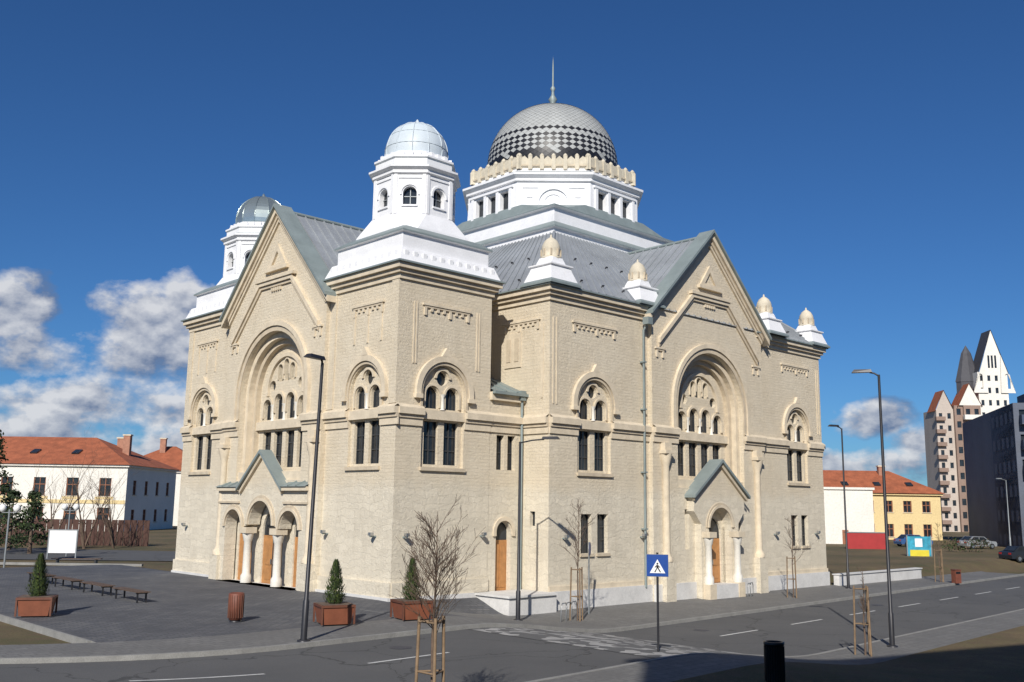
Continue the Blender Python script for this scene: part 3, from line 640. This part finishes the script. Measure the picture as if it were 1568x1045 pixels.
def crossing_sign(X,Y,H):
    z=gz(X,Y); b=MB(); b.tube([(0,0,-.3),(0,0,H)],.035,'pole_dark',8)
    f=Fr((0,-.04,H-3.3),(1,0,0),(0,-1,0))
    b.fbox(f,-.34,.34,2.57,3.25,-.01,.01,'pole_gray'); b.fbox(f,-.33,.33,2.58,3.24,.01,.016,'signblue')
    b.panel(f,[(-.24,2.68),(.24,2.68),(0,3.10)],[],.016,.022,'signwhite',sides=True)
    b.panel(f,circ(.0,2.965,.03,10),[],.022,.027,'black',True)
    for q in ([(-.03,2.93),(.03,2.92),(.04,2.83),(-.03,2.83)],[(-.03,2.83),(.0,2.83),(-.06,2.71),(-.10,2.71)],[(.0,2.83),(.04,2.83),(.11,2.71),(.07,2.71)],[(-.03,2.92),(-.09,2.86),(-.07,2.84),(-.02,2.89)],[(.03,2.92),(.09,2.86),(.07,2.84),(.03,2.89)]): b.panel(f,q,[],.022,.027,'black',True)
    b.obj('pedestrian_crossing_sign',None,(X,Y,z),R(-8))
crossing_sign(4.62,30.8,2.85)
b=MB(); b.tube([(0,0,-.3),(0,0,3.3)],.035,'pole_gray',8); f=Fr((0,-.04,0),(1,0,0),(0,-1,0)); b.panel(f,circ(0,3.0,.32,20),[],-.01,.01,'pole_gray',True,True); b.panel(f,circ(0,3.0,.31,20),[],.01,.015,'signblue',True); b.obj('traffic_sign',None,(3.8,47,-.8),R(75))
b=MB(); b.lathe(0,0,[(.22,0),(.23,.05),(.23,.92),(.25,.93),(.25,1.0),(.19,1.0),(.18,.8),(.0,.8)],'black',24)
for k in range(24):
    an=k*math.pi/12; b.box(.232*math.cos(an)-.012,.232*math.cos(an)+.012,.232*math.sin(an)-.012,.232*math.sin(an)+.012,.08,.9,'black')
b.obj('litter_bin',None,(6.5,24.5,gz(6.5,24.5)))
b=MB(); b.lathe(0,0,[(.2,.0),(.2,.06),(.06,.08)],'pole_dark',16); b.lathe(0,0,[(.0,.08),(.23,.08),(.25,.5),(.27,.98),(.23,1.0),(.2,.8),(0,.8)],'bin_rust',20)
for k in range(20):
    an=k*math.pi/10; b.box(.262*math.cos(an)-.012,.262*math.cos(an)+.012,.262*math.sin(an)-.012,.262*math.sin(an)+.012,.15,.93,'planter_top')
b.obj('litter_bin',None,(-9.63,35.3,0),R(20))
for X,Y,z in ((-32.5,62,-.15),(31.6,70,-.8)):
    b=MB(); b.box(-.25,.25,-.2,.2,.0,.9,'bin_rust'); b.box(-.28,.28,-.23,.23,.905,.95,'planter_top'); b.box(-.2,.2,-.21,-.2,.65,.8,'black'); b.obj('litter_bin',None,(X,Y,z),R(20))
def bench(a,b0,b1):
    m=MB()
    for q in range(4): m.box(-.26+q*.135,-.15+q*.135,b0,b1,.42,.46,'benchwood')
    for y in (b0+.3,b1-.3): 
        m.box(-.24,.26,y-.03,y+.03,.36,.415,'pole_dark'); m.box(-.2,-.14,y-.03,y+.03,0,.36,'pole_dark'); m.box(.16,.22,y-.03,y+.03,0,.36,'pole_dark')
    o=m.obj('park_bench'); o.matrix_world=Matrix.Translation(ORG)@Matrix.Rotation(ROT,4,'Z')@Matrix.Translation((a,0,0))
for b0 in (5.0,8.7,12.4,16.1): bench(-8.8,b0,b0+2.8)
m=MB(); m.box(-1.6,1.6,-.22,.22,.42,.47,'benchwood'); m.box(-1.3,-1.2,-.2,.2,0,.42,'pole_dark'); m.box(1.2,1.3,-.2,.2,0,.42,'pole_dark'); m.obj('park_bench',None,(-29,66.5,-.2),R(5))
m=MB(); m.box(-1.0,1.0,-.05,.05,.45,2.1,'signwhite'); m.box(-1.02,-.94,-.06,.06,-.2,2.15,'pole_gray'); m.box(.94,1.02,-.06,.06,-.2,2.15,'pole_gray'); m.box(-1.05,1.05,-.07,.07,2.1,2.16,'pole_gray'); m.obj('information_board',None,(-33.0,73,-.2),R(10))
for X,Y,n in ((2.3,43.4,3),(13.6,56.5,2)):
    m=MB()
    for i in range(n):
        m.tube([(i*.5,0,-.1),(i*.5,0,.6),(i*.5+.1,.0,.78),(i*.5+.45,.0,.78),(i*.5+.55,0,.6),(i*.5+.55,0,-.1)],.025,'steel',6)
    m.obj('bike_rack',None,(X,Y,gz(X,Y)),R(60))
def clump(m,c,r,rng,n,mats,size):
    for i in range(n):
        while True:
            d=Vector((rng.uniform(-1,1),rng.uniform(-1,1),rng.uniform(-1,1)))
            if d.length<1: break
        d=Vector((d.x*r[0],d.y*r[1],d.z*r[2])); p=c+d
        a=Vector((rng.uniform(-1,1),rng.uniform(-1,1),rng.uniform(-1,1))).normalized(); b_=a.cross(Vector((rng.uniform(-1,1),rng.uniform(-1,1),rng.uniform(-1,1)))).normalized()
        s=size*rng.uniform(.6,1.4); m.face([p-a*s,p+b_*s*.5,p+a*s,p-b_*s*.5],rng.choice(mats))
def planter(X,Y,rot,seed):
    rng=random.Random(seed); m=MB()
    def q(s0,z0,s1,z1,mm):
        A=[(-s0,-s0,z0),(s0,-s0,z0),(s0,s0,z0),(-s0,s0,z0),(-s1,-s1,z1),(s1,-s1,z1),(s1,s1,z1),(-s1,s1,z1)]; m.hexa(A,mm)
    q(.48,.05,.56,.62,'planter'); q(.60,.621,.60,.70,'planter_top'); q(.40,.0,.40,.05,'black'); q(.54,.702,.54,.71,'bark')
    for s in (-1,1):
        m.box(s*.57-.03,s*.57+.03,-.59,-.53,.05,.62,'planter_top'); m.box(s*.57-.03,s*.57+.03,.53,.59,.05,.62,'planter_top')
    m.tube([(0,0,.7),(0,0,1.9)],[.03,.01],'bark',6)
    for i in range(2600):
        t=rng.random()**1.25; z=.74+t*1.45; an=rng.uniform(0,6.283); rr=(.05+.38*(1-t)**.75*(1 if t>.12 else .6+t*3))*rng.uniform(.45,1.08)*(1+.12*math.sin(an*3+z*7+seed))
        p=Vector((rr*math.cos(an),rr*math.sin(an),z)); u=Vector((math.cos(an)*.4,math.sin(an)*.4,1)).normalized(); v=Vector((-math.sin(an),math.cos(an),rng.uniform(-.4,.4)))
        s=rng.uniform(.03,.07); m.face([p-u*s*.4-v*s*.4,p-u*s*.4+v*s*.4,p+u*s*1.2],rng.choice(['foliage','foliage','foliage_light','foliage_dark']))
    m.obj('potted_evergreen',None,(X,Y,gz(X,Y)),rot)
planter(-6.1,35.0,R(25),1); planter(-3.57,36.8,R(30),2); planter(-17.1,36.2,R(15),3)
def tree(m,rng,p,d,L_,r,depth,spread,nb,gnarl=.12,mt='bark'):
    pts=[Vector(p)]; rad=[r]; d=Vector(d).normalized(); k=5
    for i in range(k):
        d=(d+Vector((rng.uniform(-1,1),rng.uniform(-1,1),rng.uniform(-.4,.8)))*gnarl).normalized()
        pts.append(pts[-1]+d*L_/k); rad.append(max(.004,r*(1-.75*(i+1)/k)))
    m.tube(pts,rad,mt,5 if depth>1 else 3,cap=False)
    if depth<=0: return
    for i in range(nb):
        t=rng.uniform(.25,1)*k; j=min(k-1,int(t)); q=pts[j].lerp(pts[j+1],t-j)
        ax=Vector((rng.uniform(-1,1),rng.uniform(-1,1),rng.uniform(-.2,.3))).normalized()
        nd=(d+ax*spread).normalized()
        tree(m,rng,q,nd,L_*rng.uniform(.4,.65),rad[j]*.55,depth-1,spread,max(2,nb-2),gnarl,mt)
def sapling(X,Y,H,seed,stake=2.1,crown=1.0,dens=9):
    rng=random.Random(seed); m=MB(); z=gz(X,Y)
    h0=H*.38; pts=[(0,0,-.1),(.02,.01,h0*.5),(.0,.03,h0),(.05,0,H*.7),(.03,.04,H)]
    m.tube(pts,[.04,.035,.03,.018,.005],'bark',7)
    for i in range(int(dens*2.2)):
        t=rng.uniform(.0,1); zz=h0*.95+(H*.93-h0*.95)*t; an=rng.uniform(0,6.283)
        d=Vector((math.cos(an),math.sin(an),rng.uniform(.7,1.6)))
        tree(m,rng,(.03,.02,zz),d,crown*(1.25-t*.75)*rng.uniform(.7,1.1),.012,2,.6,5,.16)
    for an in (45,165,285):
        x,y=.34*math.cos(R(an)),.34*math.sin(R(an)); m.tube([(x,y,-.1),(x*.85,y*.85,stake)],.035,'stake',7)
    for zz in (stake-.1,stake*.45):
        for k in range(3):
            a_,b_=[R(45+120*(k+q)) for q in (0,1)]; f_=.33-.05*zz/stake
            m.tube([(f_*math.cos(a_),f_*math.sin(a_),zz),(f_*math.cos(b_),f_*math.sin(b_),zz)],.022,'stake',5)
    m.obj('young_tree',None,(X,Y,z))
sapling(-1.52,20.2,4.05,11,1.95,.98,17)
sapling(3.07,44.2,5.3,12,2.3,1.0,9)
sapling(16.3,56.9,4.8,13,2.3,.8,6)
sapling(12.5,35.1,3.1,14,2.35,.35,5)
sapling(30.9,71,4.2,15,2.3,.6,5)
# ------------------------------------------------------------------ background buildings
def house(name,loc,rot,x0,x1,dep,zh,zr,wm,wins,side_wins=(),frame='winframe',chim=(),skylights=()):
    e=empty(name,loc,rot); w=MB(); fr=Fr((0,0,0),(1,0,0),(0,-1,0)); fs=Fr((x1,0,0),(0,1,0),(1,0,0))
    hs=[rect(u-a/2,u+a/2,z-b/2,z+b/2) for u,z,a,b in wins]; w.panel(fr,rect(x0,x1,-1,zh),hs,-.2,0,wm)
    hs=[rect(u-a/2,u+a/2,z-b/2,z+b/2) for u,z,a,b in side_wins]; w.panel(fs,rect(0,dep,-1,zh),hs,-.2,0,wm)
    w.face([(x0,0,-1),(x0,dep,-1),(x0,dep,zh),(x0,0,zh)],wm); w.face([(x0,dep,-1),(x1,dep,-1),(x1,dep,zh),(x0,dep,zh)],wm)
    for f_,ws in ((fr,wins),(fs,side_wins)):
        for u,z,a,b in ws:
            w.face([f_.P(u-a/2-.05,z-b/2-.05,-.18),f_.P(u+a/2+.05,z-b/2-.05,-.18),f_.P(u+a/2+.05,z+b/2+.05,-.18),f_.P(u-a/2-.05,z+b/2+.05,-.18)],'glass')
            w.fbox(f_,u-.05,u+.05,z-b/2,z+b/2,-.17,-.1,frame); w.fbox(f_,u-a/2,u+a/2,z+b*.12-.05,z+b*.12+.05,-.17,-.11,frame)
            for s in (-1,1): w.fbox(f_,u+s*(a/2-.06)-.06,u+s*(a/2-.06)+.06,z-b/2,z+b/2,-.17,-.09,frame)
            w.fbox(f_,u-a/2-.1,u+a/2+.1,z-b/2-.12,z-b/2,.0,.1,'trim')
    w.box(x0-.3,x1+.3,-.35,dep+.35,zh+.002,zh+.3,wm); w.obj('walls',e)
    r=MB(); o=.6; hp=dep/2*.9
    A=(x0-o,-o,zh+.3);B=(x1+o,-o,zh+.3);Cc=(x1+o,dep+o,zh+.3);D=(x0-o,dep+o,zh+.3);E=(x0+hp,dep/2,zr);G=(x1-hp,dep/2,zr)
    r.face([A,B,G,E],'rooftile'); r.face([B,Cc,G],'rooftile'); r.face([Cc,D,E,G],'rooftile'); r.face([D,A,E],'rooftile'); r.face([A,B,Cc,D],'rooftile')
    for cx,cy,ch in chim: 
        r.box(cx-.5,cx+.5,cy-.4,cy+.4,zh+.5,ch,'chimney'); r.box(cx-.6,cx+.6,cy-.5,cy+.5,ch,ch+.2,'trim')
    for sx,t in skylights:
        y=-o+(dep/2+o)*t; z=zh+.3+(zr-zh-.3)*t; y2=-o+(dep/2+o)*(t+.13); z2=zh+.3+(zr-zh-.3)*(t+.13)
        r.hexa([(sx-.5,y,z),(sx+.5,y,z),(sx+.5,y2,z2),(sx-.5,y2,z2),(sx-.5,y-.1,z+.2),(sx+.5,y-.1,z+.2),(sx+.5,y2-.1,z2+.2),(sx-.5,y2-.1,z2+.2)],'glass')
    r.obj('roof',e); return e
house('white_house',(-53.7,137,0),0,-48,0,20,8.7,13.4,'housewhite',[(-3-4.6*i,5.9,1.7,2.5) for i in range(10)]+[(-3-4.6*i,1.9,1.7,2.3) for i in range(10)],[(3+4.5*i,5.9,1.2,2) for i in range(4)]+[(3+4.5*i,1.9,1.2,1.8) for i in range(4)],chim=[(-3.5,8,13.6),(-6,12,13.4)],skylights=[(-9,.35),(-15,.35),(-21,.35),(-27,.35)])
m=MB(); m.box(-47.9,-.05,-.08,-.0,3.6,4.1,'houseyellow')
for i in range(10): m.box(-3-4.6*i-1.3,-3-4.6*i+1.3,-.07,-.0,4.2,4.55,'houseyellow')
o=m.obj('facade_trim'); o.parent=bpy.data.objects['white_house']
house('red_roof_house',(-54,172,0),R(4),-16,0,16,9,14.0,'housewhite',[(-3-4*i,6,1.3,2) for i in range(3)],[(3+4*i,6,1.2,2) for i in range(3)],chim=[(-9,6,15.2),(-4,7,14.5)])
house('yellow_house',(66,150,-.8),0,-30,0,12,7.3,11.2,'houseyellow',[(-2.2-2.9*i,5.6,1.3,1.7) for i in range(9)]+[(-2.2-2.9*i,2.0,1.3,1.9) for i in range(9)],skylights=[(-4,.3),(-9,.3),(-14,.3)],chim=[(-7,5,11.8)])
e=empty('white_warehouse',(47.5,128,-.8),0); m=MB(); m.box(-12,0,0,14,-.5,7.6,'housewhite'); m.box(-12.2,.2,-.2,14.2,7.602,7.9,'housewhite')
m.box(-4.2,-3.4,-.06,.0,.2,2.4,'winframe'); m.box(-9,-8,-.06,.0,5,6,'glass'); m.box(-11.9,-.1,-.05,0,0,.6,'flat_gray')
m.obj('walls',e)
m=MB()
for i in range(60): m.box(-72+i*.62,-72+i*.62+.56,-.03,.03,-.2,2.25,'fence_wood')
m.box(-72,-35,.03,.1,.5,.62,'fence_wood'); m.box(-72,-35,.03,.1,1.8,1.92,'fence_wood'); m.obj('wooden_fence',None,(0,96,0),R(1))
m=MB(); m.box(0,4.6,-.15,.15,-.5,2.4,'redwall'); m.box(-.1,4.7,-.2,.2,2.402,2.5,'pole_gray'); m.obj('red_boundary_wall',None,(38.6,113,-.8))
e=empty('apartment_tower',(93.5,212,-.8),R(-2)); e.scale=(.92,.45,.93); m=MB(); fr=Fr((0,0,0),(1,0,0),(0,-1,0))
def flats(m,fr,u0,u1,z0,z1,wm,nu,nz,dep,ww=.45,wh=.5,x0y=0):
    cw=(u1-u0)/nu; ch=(z1-z0)/nz
    for j in range(nz):
        row=[rect(u0+cw*(i+.5)-cw*ww/2,u0+cw*(i+.5)+cw*ww/2,z0+ch*(j+.5)-ch*wh/2,z0+ch*(j+.5)+ch*wh/2) for i in range(nu)]
        m.panel(fr,rect(u0,u1,z0+ch*j,z0+ch*(j+1)),row,-.3,0,wm)
    m.face([fr.P(u0,z0,-.29),fr.P(u1,z0,-.29),fr.P(u1,z1,-.29),fr.P(u0,z1,-.29)],'glass')
    a,b=fr.P(u0,0,-dep),fr.P(u1,0,-dep)
    for p,q in ((fr.P(u0,0,0),a),(fr.P(u1,0,0),b),(a,b)):
        m.face([(p.x,p.y,z0),(q.x,q.y,z0),(q.x,q.y,z1),(p.x,p.y,z1)],wm)
    m.face([(fr.P(u0,0,0).x,fr.P(u0,0,0).y,z1),(fr.P(u1,0,0).x,fr.P(u1,0,0).y,z1),(b.x,b.y,z1),(a.x,a.y,z1)],wm)
flats(m,fr,0,4.0,0,29,'flat_beige',2,10,16,.4,.45)
f2=Fr((0,-1.5,0),(1,0,0),(0,-1,0)); flats(m,f2,4.0,6.0,0,30,'flat_brown',1,10,12,.5,.5); f3=Fr((0,-2.5,0),(1,0,0),(0,-1,0))
flats(m,f3,6.0,10,0,30,'flat_brown',2,10,12,.5,.45); flats(m,f2,10,17,0,38,'housewhite',4,13,14,.4,.45)
for i in range(9):
    m.box(5.8,10.2,-4.6,-2.5,2.6+3*i,3.7+3*i,'housewhite'); m.box(-.4,1.8,-2.0,0,2.4+3*i,3.3+3*i,'flat_brown'); m.box(11.5,13.5,-2.6,-1.5,2.6+3*i,3.6+3*i,'flat_brown')
def gab(m,x0,x1,y,z,zt,mm,dep=10,rm='slate_dark'):
    xc=(x0+x1)/2; m.face([(x0,y,z),(x1,y,z),(xc,y,zt)],mm)
    m.face([(x0-.3,y-.3,z-.3),(xc,y-.3,zt+.2),(xc,y+dep,zt+.2),(x0-.3,y+dep,z-.3)],rm); m.face([(x1+.3,y-.3,z-.3),(xc,y-.3,zt+.2),(xc,y+dep,zt+.2),(x1+.3,y+dep,z-.3)],rm)
gab(m,0,4,0,29,33.5,'flat_beige',10,'rooftile'); gab(m,5,10.2,-2.5,30,35,'housewhite',10,'rooftile'); gab(m,10.5,17,-1.5,38,48,'housewhite')
for s0,s1 in ((8.7,12.2),(15.2,18.6)):
    m.panel(Fr((0,-2.2,0),(1,0,0),(0,-1,0)),[(s0,33),(s1,33),((s0+s1)/2+(1.3 if s0<10 else -1.3),42)],[arch((s0+s1)/2,.6,34,37,8)],-.3,0,'housewhite',True,True)
for xx in (12.6,13.4,14.2): m.box(xx,xx+.45,-1.6,-1.5,39,42,'glass')
m.lathe(9.2,6,[(2.8,30),(2.8,36),(3.0,36),(1.2,43),(.9,43.5),(0,45)],'slate_dark',8,False)
m.obj('tower_body',e)
e=empty('apartment_block',(61.5,118,-.8),R(-14)); m=MB(); fr=Fr((0,0,0),(1,0,0),(0,-1,0)); flats(m,fr,0,7.5,0,18.2,'flat_gray',3,6,30,.5,.45)  # sunlit here; its shaded look is painted in with dark wall colours
fl=Fr((0,0,0),(0,1,0),(-1,0,0)); flats(m,fl,.3,12,0,18.1,'flat_blue',5,6,4,.5,.45)
for j in range(6):
    for i in range(2): m.box(.6+3.6*i,3.2+3.6*i,-1.3,0,.5+3.03*j,1.5+3.03*j,'flat_blue'); m.box(.6+3.6*i,3.2+3.6*i,-1.3,0,.35+3.03*j,.497+3.03*j,'flat_gray')
fr=Fr((0,-1.5,0),(1,0,0),(0,-1,0)); flats(m,fr,7.5,32,0,22.0,'flat_blue',9,7,30,.5,.45)
for j in range(7): 
    for i in range(4): m.box(8.5+5.5*i,11.4+5.5*i,-2.9,-1.5,.4+3.1*j,1.5+3.1*j,'flat_gray')
m.obj('block_body',e)
e=empty('apartment_building',(-2.5,-8.6,-.8),R(27.5)); m=MB(); m.box(0,75,-14,0,-1,24.9,'flat_beige'); m.box(-.4,75.4,-14.4,.4,24.902,25.3,'trim')
for j in range(8):
    for i in range(24): m.box(1.2+3*i,2.6+3*i,-.02,.06,1+3*j,2.6+3*j,'glass')
for (u,v_) in ((6,-5),(14,-8),(24,-4)): m.box(u,u+1.4,v_,v_+1,25.3,27,'chimney')
m.obj('building_body',e)
def conifer(X,Y,H,Rr,seed,n=110):
    rng=random.Random(seed); m=MB(); m.tube([(0,0,-.3),(0,0,H)],[.2,.03],'bark',6)
    for i in range(n):
        t=rng.random(); z=.8+t*(H-.9); an=rng.uniform(0,6.28); rr=Rr*(1-t)*rng.uniform(.5,1.15)
        clump(m,Vector((rr*math.cos(an),rr*math.sin(an),z-rr*.15)),(.5,.5,.22),rng,20,['foliage_dark','foliage_dark','foliage'],.13)
    m.obj('pine_tree',None,(X,Y,-.1))
conifer(-41.3,78,9.8,2.7,1); conifer(-38.3,79,4.8,2.2,2,80); conifer(-42.5,84,5,2.4,3,80)
def bare(X,Y,H,seed,name='bare_tree',ns=3):
    rng=random.Random(seed); m=MB()
    for i in range(ns): tree(m,rng,(0,0,-.1),(rng.uniform(-.4,.4),rng.uniform(-.4,.4),1),H*.8,.1,3,.7,6,.12)
    m.obj(name,None,(X,Y,-.2))
bare(-40.8,88,7,5); bare(-38.3,89,7.5,6); bare(-36,90,6,7); bare(62,112,5,8); bare(57,100,6,9); bare(66,120,5.5,10)
def shrub(X,Y,r,seed):
    rng=random.Random(seed); m=MB()
    for i in range(26): clump(m,Vector((rng.uniform(-r,r),rng.uniform(-.6,.6),rng.uniform(.3,1.3))),(.5,.5,.4),rng,28,['foliage_dark','foliage','bark'],.11)
    m.obj('shrub',None,(X,Y,gz(X,Y)-.2))
shrub(64,104,5,1); shrub(50,108,2.5,3)
def car(X,Y,rot,col):
    m=MB(); f=Fr((0,-.85,0),(1,0,0),(0,-1,0))
    body=[(-2.1,.3),(2.1,.3),(2.15,.65),(2.0,.85),(1.1,.95),(-1.6,1.0),(-2.1,.9),(-2.15,.6)]
    cab=[(1.1,.95),(.45,1.42),(-1.1,1.45),(-1.7,1.0)]
    m.panel(f,body,[],-1.7,0,col,True,True); f2=Fr((0,-.74,0),(1,0,0),(0,-1,0)); m.panel(f2,cab,[],-1.48,0,col,True,True)
    for y,d in ((-.745,-1),(.745,1)):
        for q in ([(.9,1.0),(.4,1.36),(-.25,1.38),(-.25,1.0)],[(-.33,1.0),(-.33,1.38),(-1.05,1.38),(-1.45,1.03)]): m.face([(u,y+d*.004,z) for u,z in q],'glass')
    m.face([(1.13,-.65,.97),(1.13,.65,.97),(.5,.62,1.4),(.5,-.62,1.4)],'glass')
    m.face([(-1.72,-.65,1.03),(-1.72,.65,1.03),(-1.15,.62,1.43),(-1.15,-.62,1.43)],'glass')
    for x in (-1.35,1.35):
        for y in (-.86,.86): m.tube([(x,y-.1,.32),(x,y+.1,.32)],.32,'tyre',16); m.tube([(x,y-.11,.32),(x,y+.11,.32)],.18,'steel',10)
    for y in (-.6,.6): m.box(2.1,2.17,y-.18,y+.18,.6,.74,'signwhite'); m.box(-2.18,-2.1,y-.15,y+.15,.68,.85,'carred')
    m.obj('parked_car',None,(X,Y,gz(X,Y)-.17),rot)
car(49,94,R(15),'cardark'); car(56,118,R(15),'carsilver'); car(50,122,R(10),'carblue')
m=MB(); m.box(-1.1,1.1,-.1,.1,.6,2.6,'teal_ad'); m.box(-.9,.9,-.13,-.1,.7,1.3,'yellow_ad'); m.box(-.4,.3,-.13,-.1,1.6,2.4,'signwhite'); m.box(-1.2,-1.1,-.12,.12,-.2,2.7,'pole_gray'); m.box(1.1,1.2,-.12,.12,-.2,2.7,'pole_gray'); m.obj('advertising_board',None,(40.3,97,-.9),R(-5))
lamp(60,118,8,.8,(-.9,-.3),m='pole_gray')

# ------------------------------------------------------------------ WORLD
w=bpy.data.worlds.new('World'); scene.world=w; w.use_nodes=True; nt=w.node_tree; nt.nodes.clear()
out=N(nt,'ShaderNodeOutputWorld'); bg=N(nt,'ShaderNodeBackground'); sky=N(nt,'ShaderNodeTexSky'); sky.sky_type='NISHITA'; sky.sun_disc=False
sky.sun_elevation=SEL; sky.sun_rotation=math.atan2(SUNV.x,SUNV.y)%(2*math.pi); sky.air_density=1.0; sky.dust_density=.15; sky.ozone_density=4.0; sky.altitude=200
sc=mixc(nt,1.0,sky.outputs[0],(.36,.66,1.0),'MULTIPLY')
L(nt,sc,bg.inputs[0]); bg.inputs[1].default_value=.075
tc=N(nt,'ShaderNodeTexCoord').outputs['Generated']; sp=N(nt,'ShaderNodeSeparateXYZ'); L(nt,tc,sp.inputs[0])
az=mth(nt,'ARCTAN2',sp.outputs[0],sp.outputs[1]); el=sp.outputs[2]
blobs=[(-.345,.150,.085,.075),(-.27,.175,.06,.05),(-.50,.165,.055,.04),(-.46,.135,.05,.03),(-.40,.085,.14,.035),(-.47,.055,.16,.035),(-.33,.045,.10,.03),(.355,.085,.05,.02),(.42,.065,.06,.02),(.33,.045,.1,.018),(-.62,.2,.08,.05),(.7,.12,.12,.03)]
M=None; V=None
for a0,e0,ra,re in blobs:
    dx=mth(nt,'MULTIPLY',mth(nt,'SUBTRACT',az,a0),1/ra); dy=mth(nt,'MULTIPLY',mth(nt,'SUBTRACT',el,e0),1/re)
    q=mth(nt,'SUBTRACT',1.0,mth(nt,'ADD',mth(nt,'MULTIPLY',dx,dx),mth(nt,'MULTIPLY',dy,dy)))
    M=q if M is None else mth(nt,'MAXIMUM',M,q)
    vq=mth(nt,'ADD',mth(nt,'MULTIPLY',dy,.5),mth(nt,'MULTIPLY',mth(nt,'MINIMUM',mth(nt,'SUBTRACT',q,.3),0),2.0))
    V=vq if V is None else mth(nt,'MAXIMUM',V,vq)
M=mth(nt,'MAXIMUM',M,-2.2)
vm=N(nt,'ShaderNodeVectorMath',operation='MULTIPLY'); L(nt,tc,vm.inputs[0]); vm.inputs[1].default_value=(1,1,1.5)
n1=noise(nt,vm.outputs[0],15,10,.57)
vo=N(nt,'ShaderNodeVectorMath',operation='ADD'); L(nt,vm.outputs[0],vo.inputs[0]); vo.inputs[1].default_value=(-.006,0,.016)
n2=noise(nt,vo.outputs[0],15,6,.5)
den=mth(nt,'ADD',mth(nt,'MULTIPLY',M,.5),mth(nt,'MULTIPLY',mth(nt,'SUBTRACT',n1,.5),2.5))
den=mth(nt,'MULTIPLY',ramp(nt,den,.0,.42),ramp(nt,el,-.01,.02))
sh=mth(nt,'ADD',mth(nt,'MULTIPLY',mth(nt,'SUBTRACT',n1,n2),4.0),mth(nt,'MULTIPLY_ADD',V,.8,.5))
cc=mixc(nt,mth(nt,'MULTIPLY',sh,1.0,clamp=True),(.15,.21,.35),(.78,.79,.82))
bg2=N(nt,'ShaderNodeBackground'); L(nt,cc,bg2.inputs[0]); bg2.inputs[1].default_value=.9
mx=N(nt,'ShaderNodeMixShader'); L(nt,mth(nt,'MULTIPLY',den,.93),mx.inputs[0]); L(nt,bg.outputs[0],mx.inputs[1]); L(nt,bg2.outputs[0],mx.inputs[2]); L(nt,mx.outputs[0],out.inputs[0])
ld=bpy.data.lights.new('sun','SUN'); ld.energy=5.0; ld.angle=R(.5); ld.color=(1,.95,.87); lo=bpy.data.objects.new('sun',ld); scene.collection.objects.link(lo)
sv=Vector((SUNV.x*math.cos(SEL),SUNV.y*math.cos(SEL),math.sin(SEL))); lo.rotation_euler=sv.to_track_quat('Z','Y').to_euler()
cd=bpy.data.cameras.new('camera'); cd.lens=33.98; cd.sensor_width=36; cd.clip_end=8000; cd.clip_start=.2
co=bpy.data.objects.new('camera',cd); scene.collection.objects.link(co)
co.matrix_world=Matrix.Translation((0,0,4.2))@Matrix.Rotation(R(90+9.63),4,'X')@Matrix.Rotation(.014,4,'Z')
scene.camera=co
scene.view_settings.view_transform='Standard'; scene.view_settings.look='None'; scene.view_settings.exposure=0
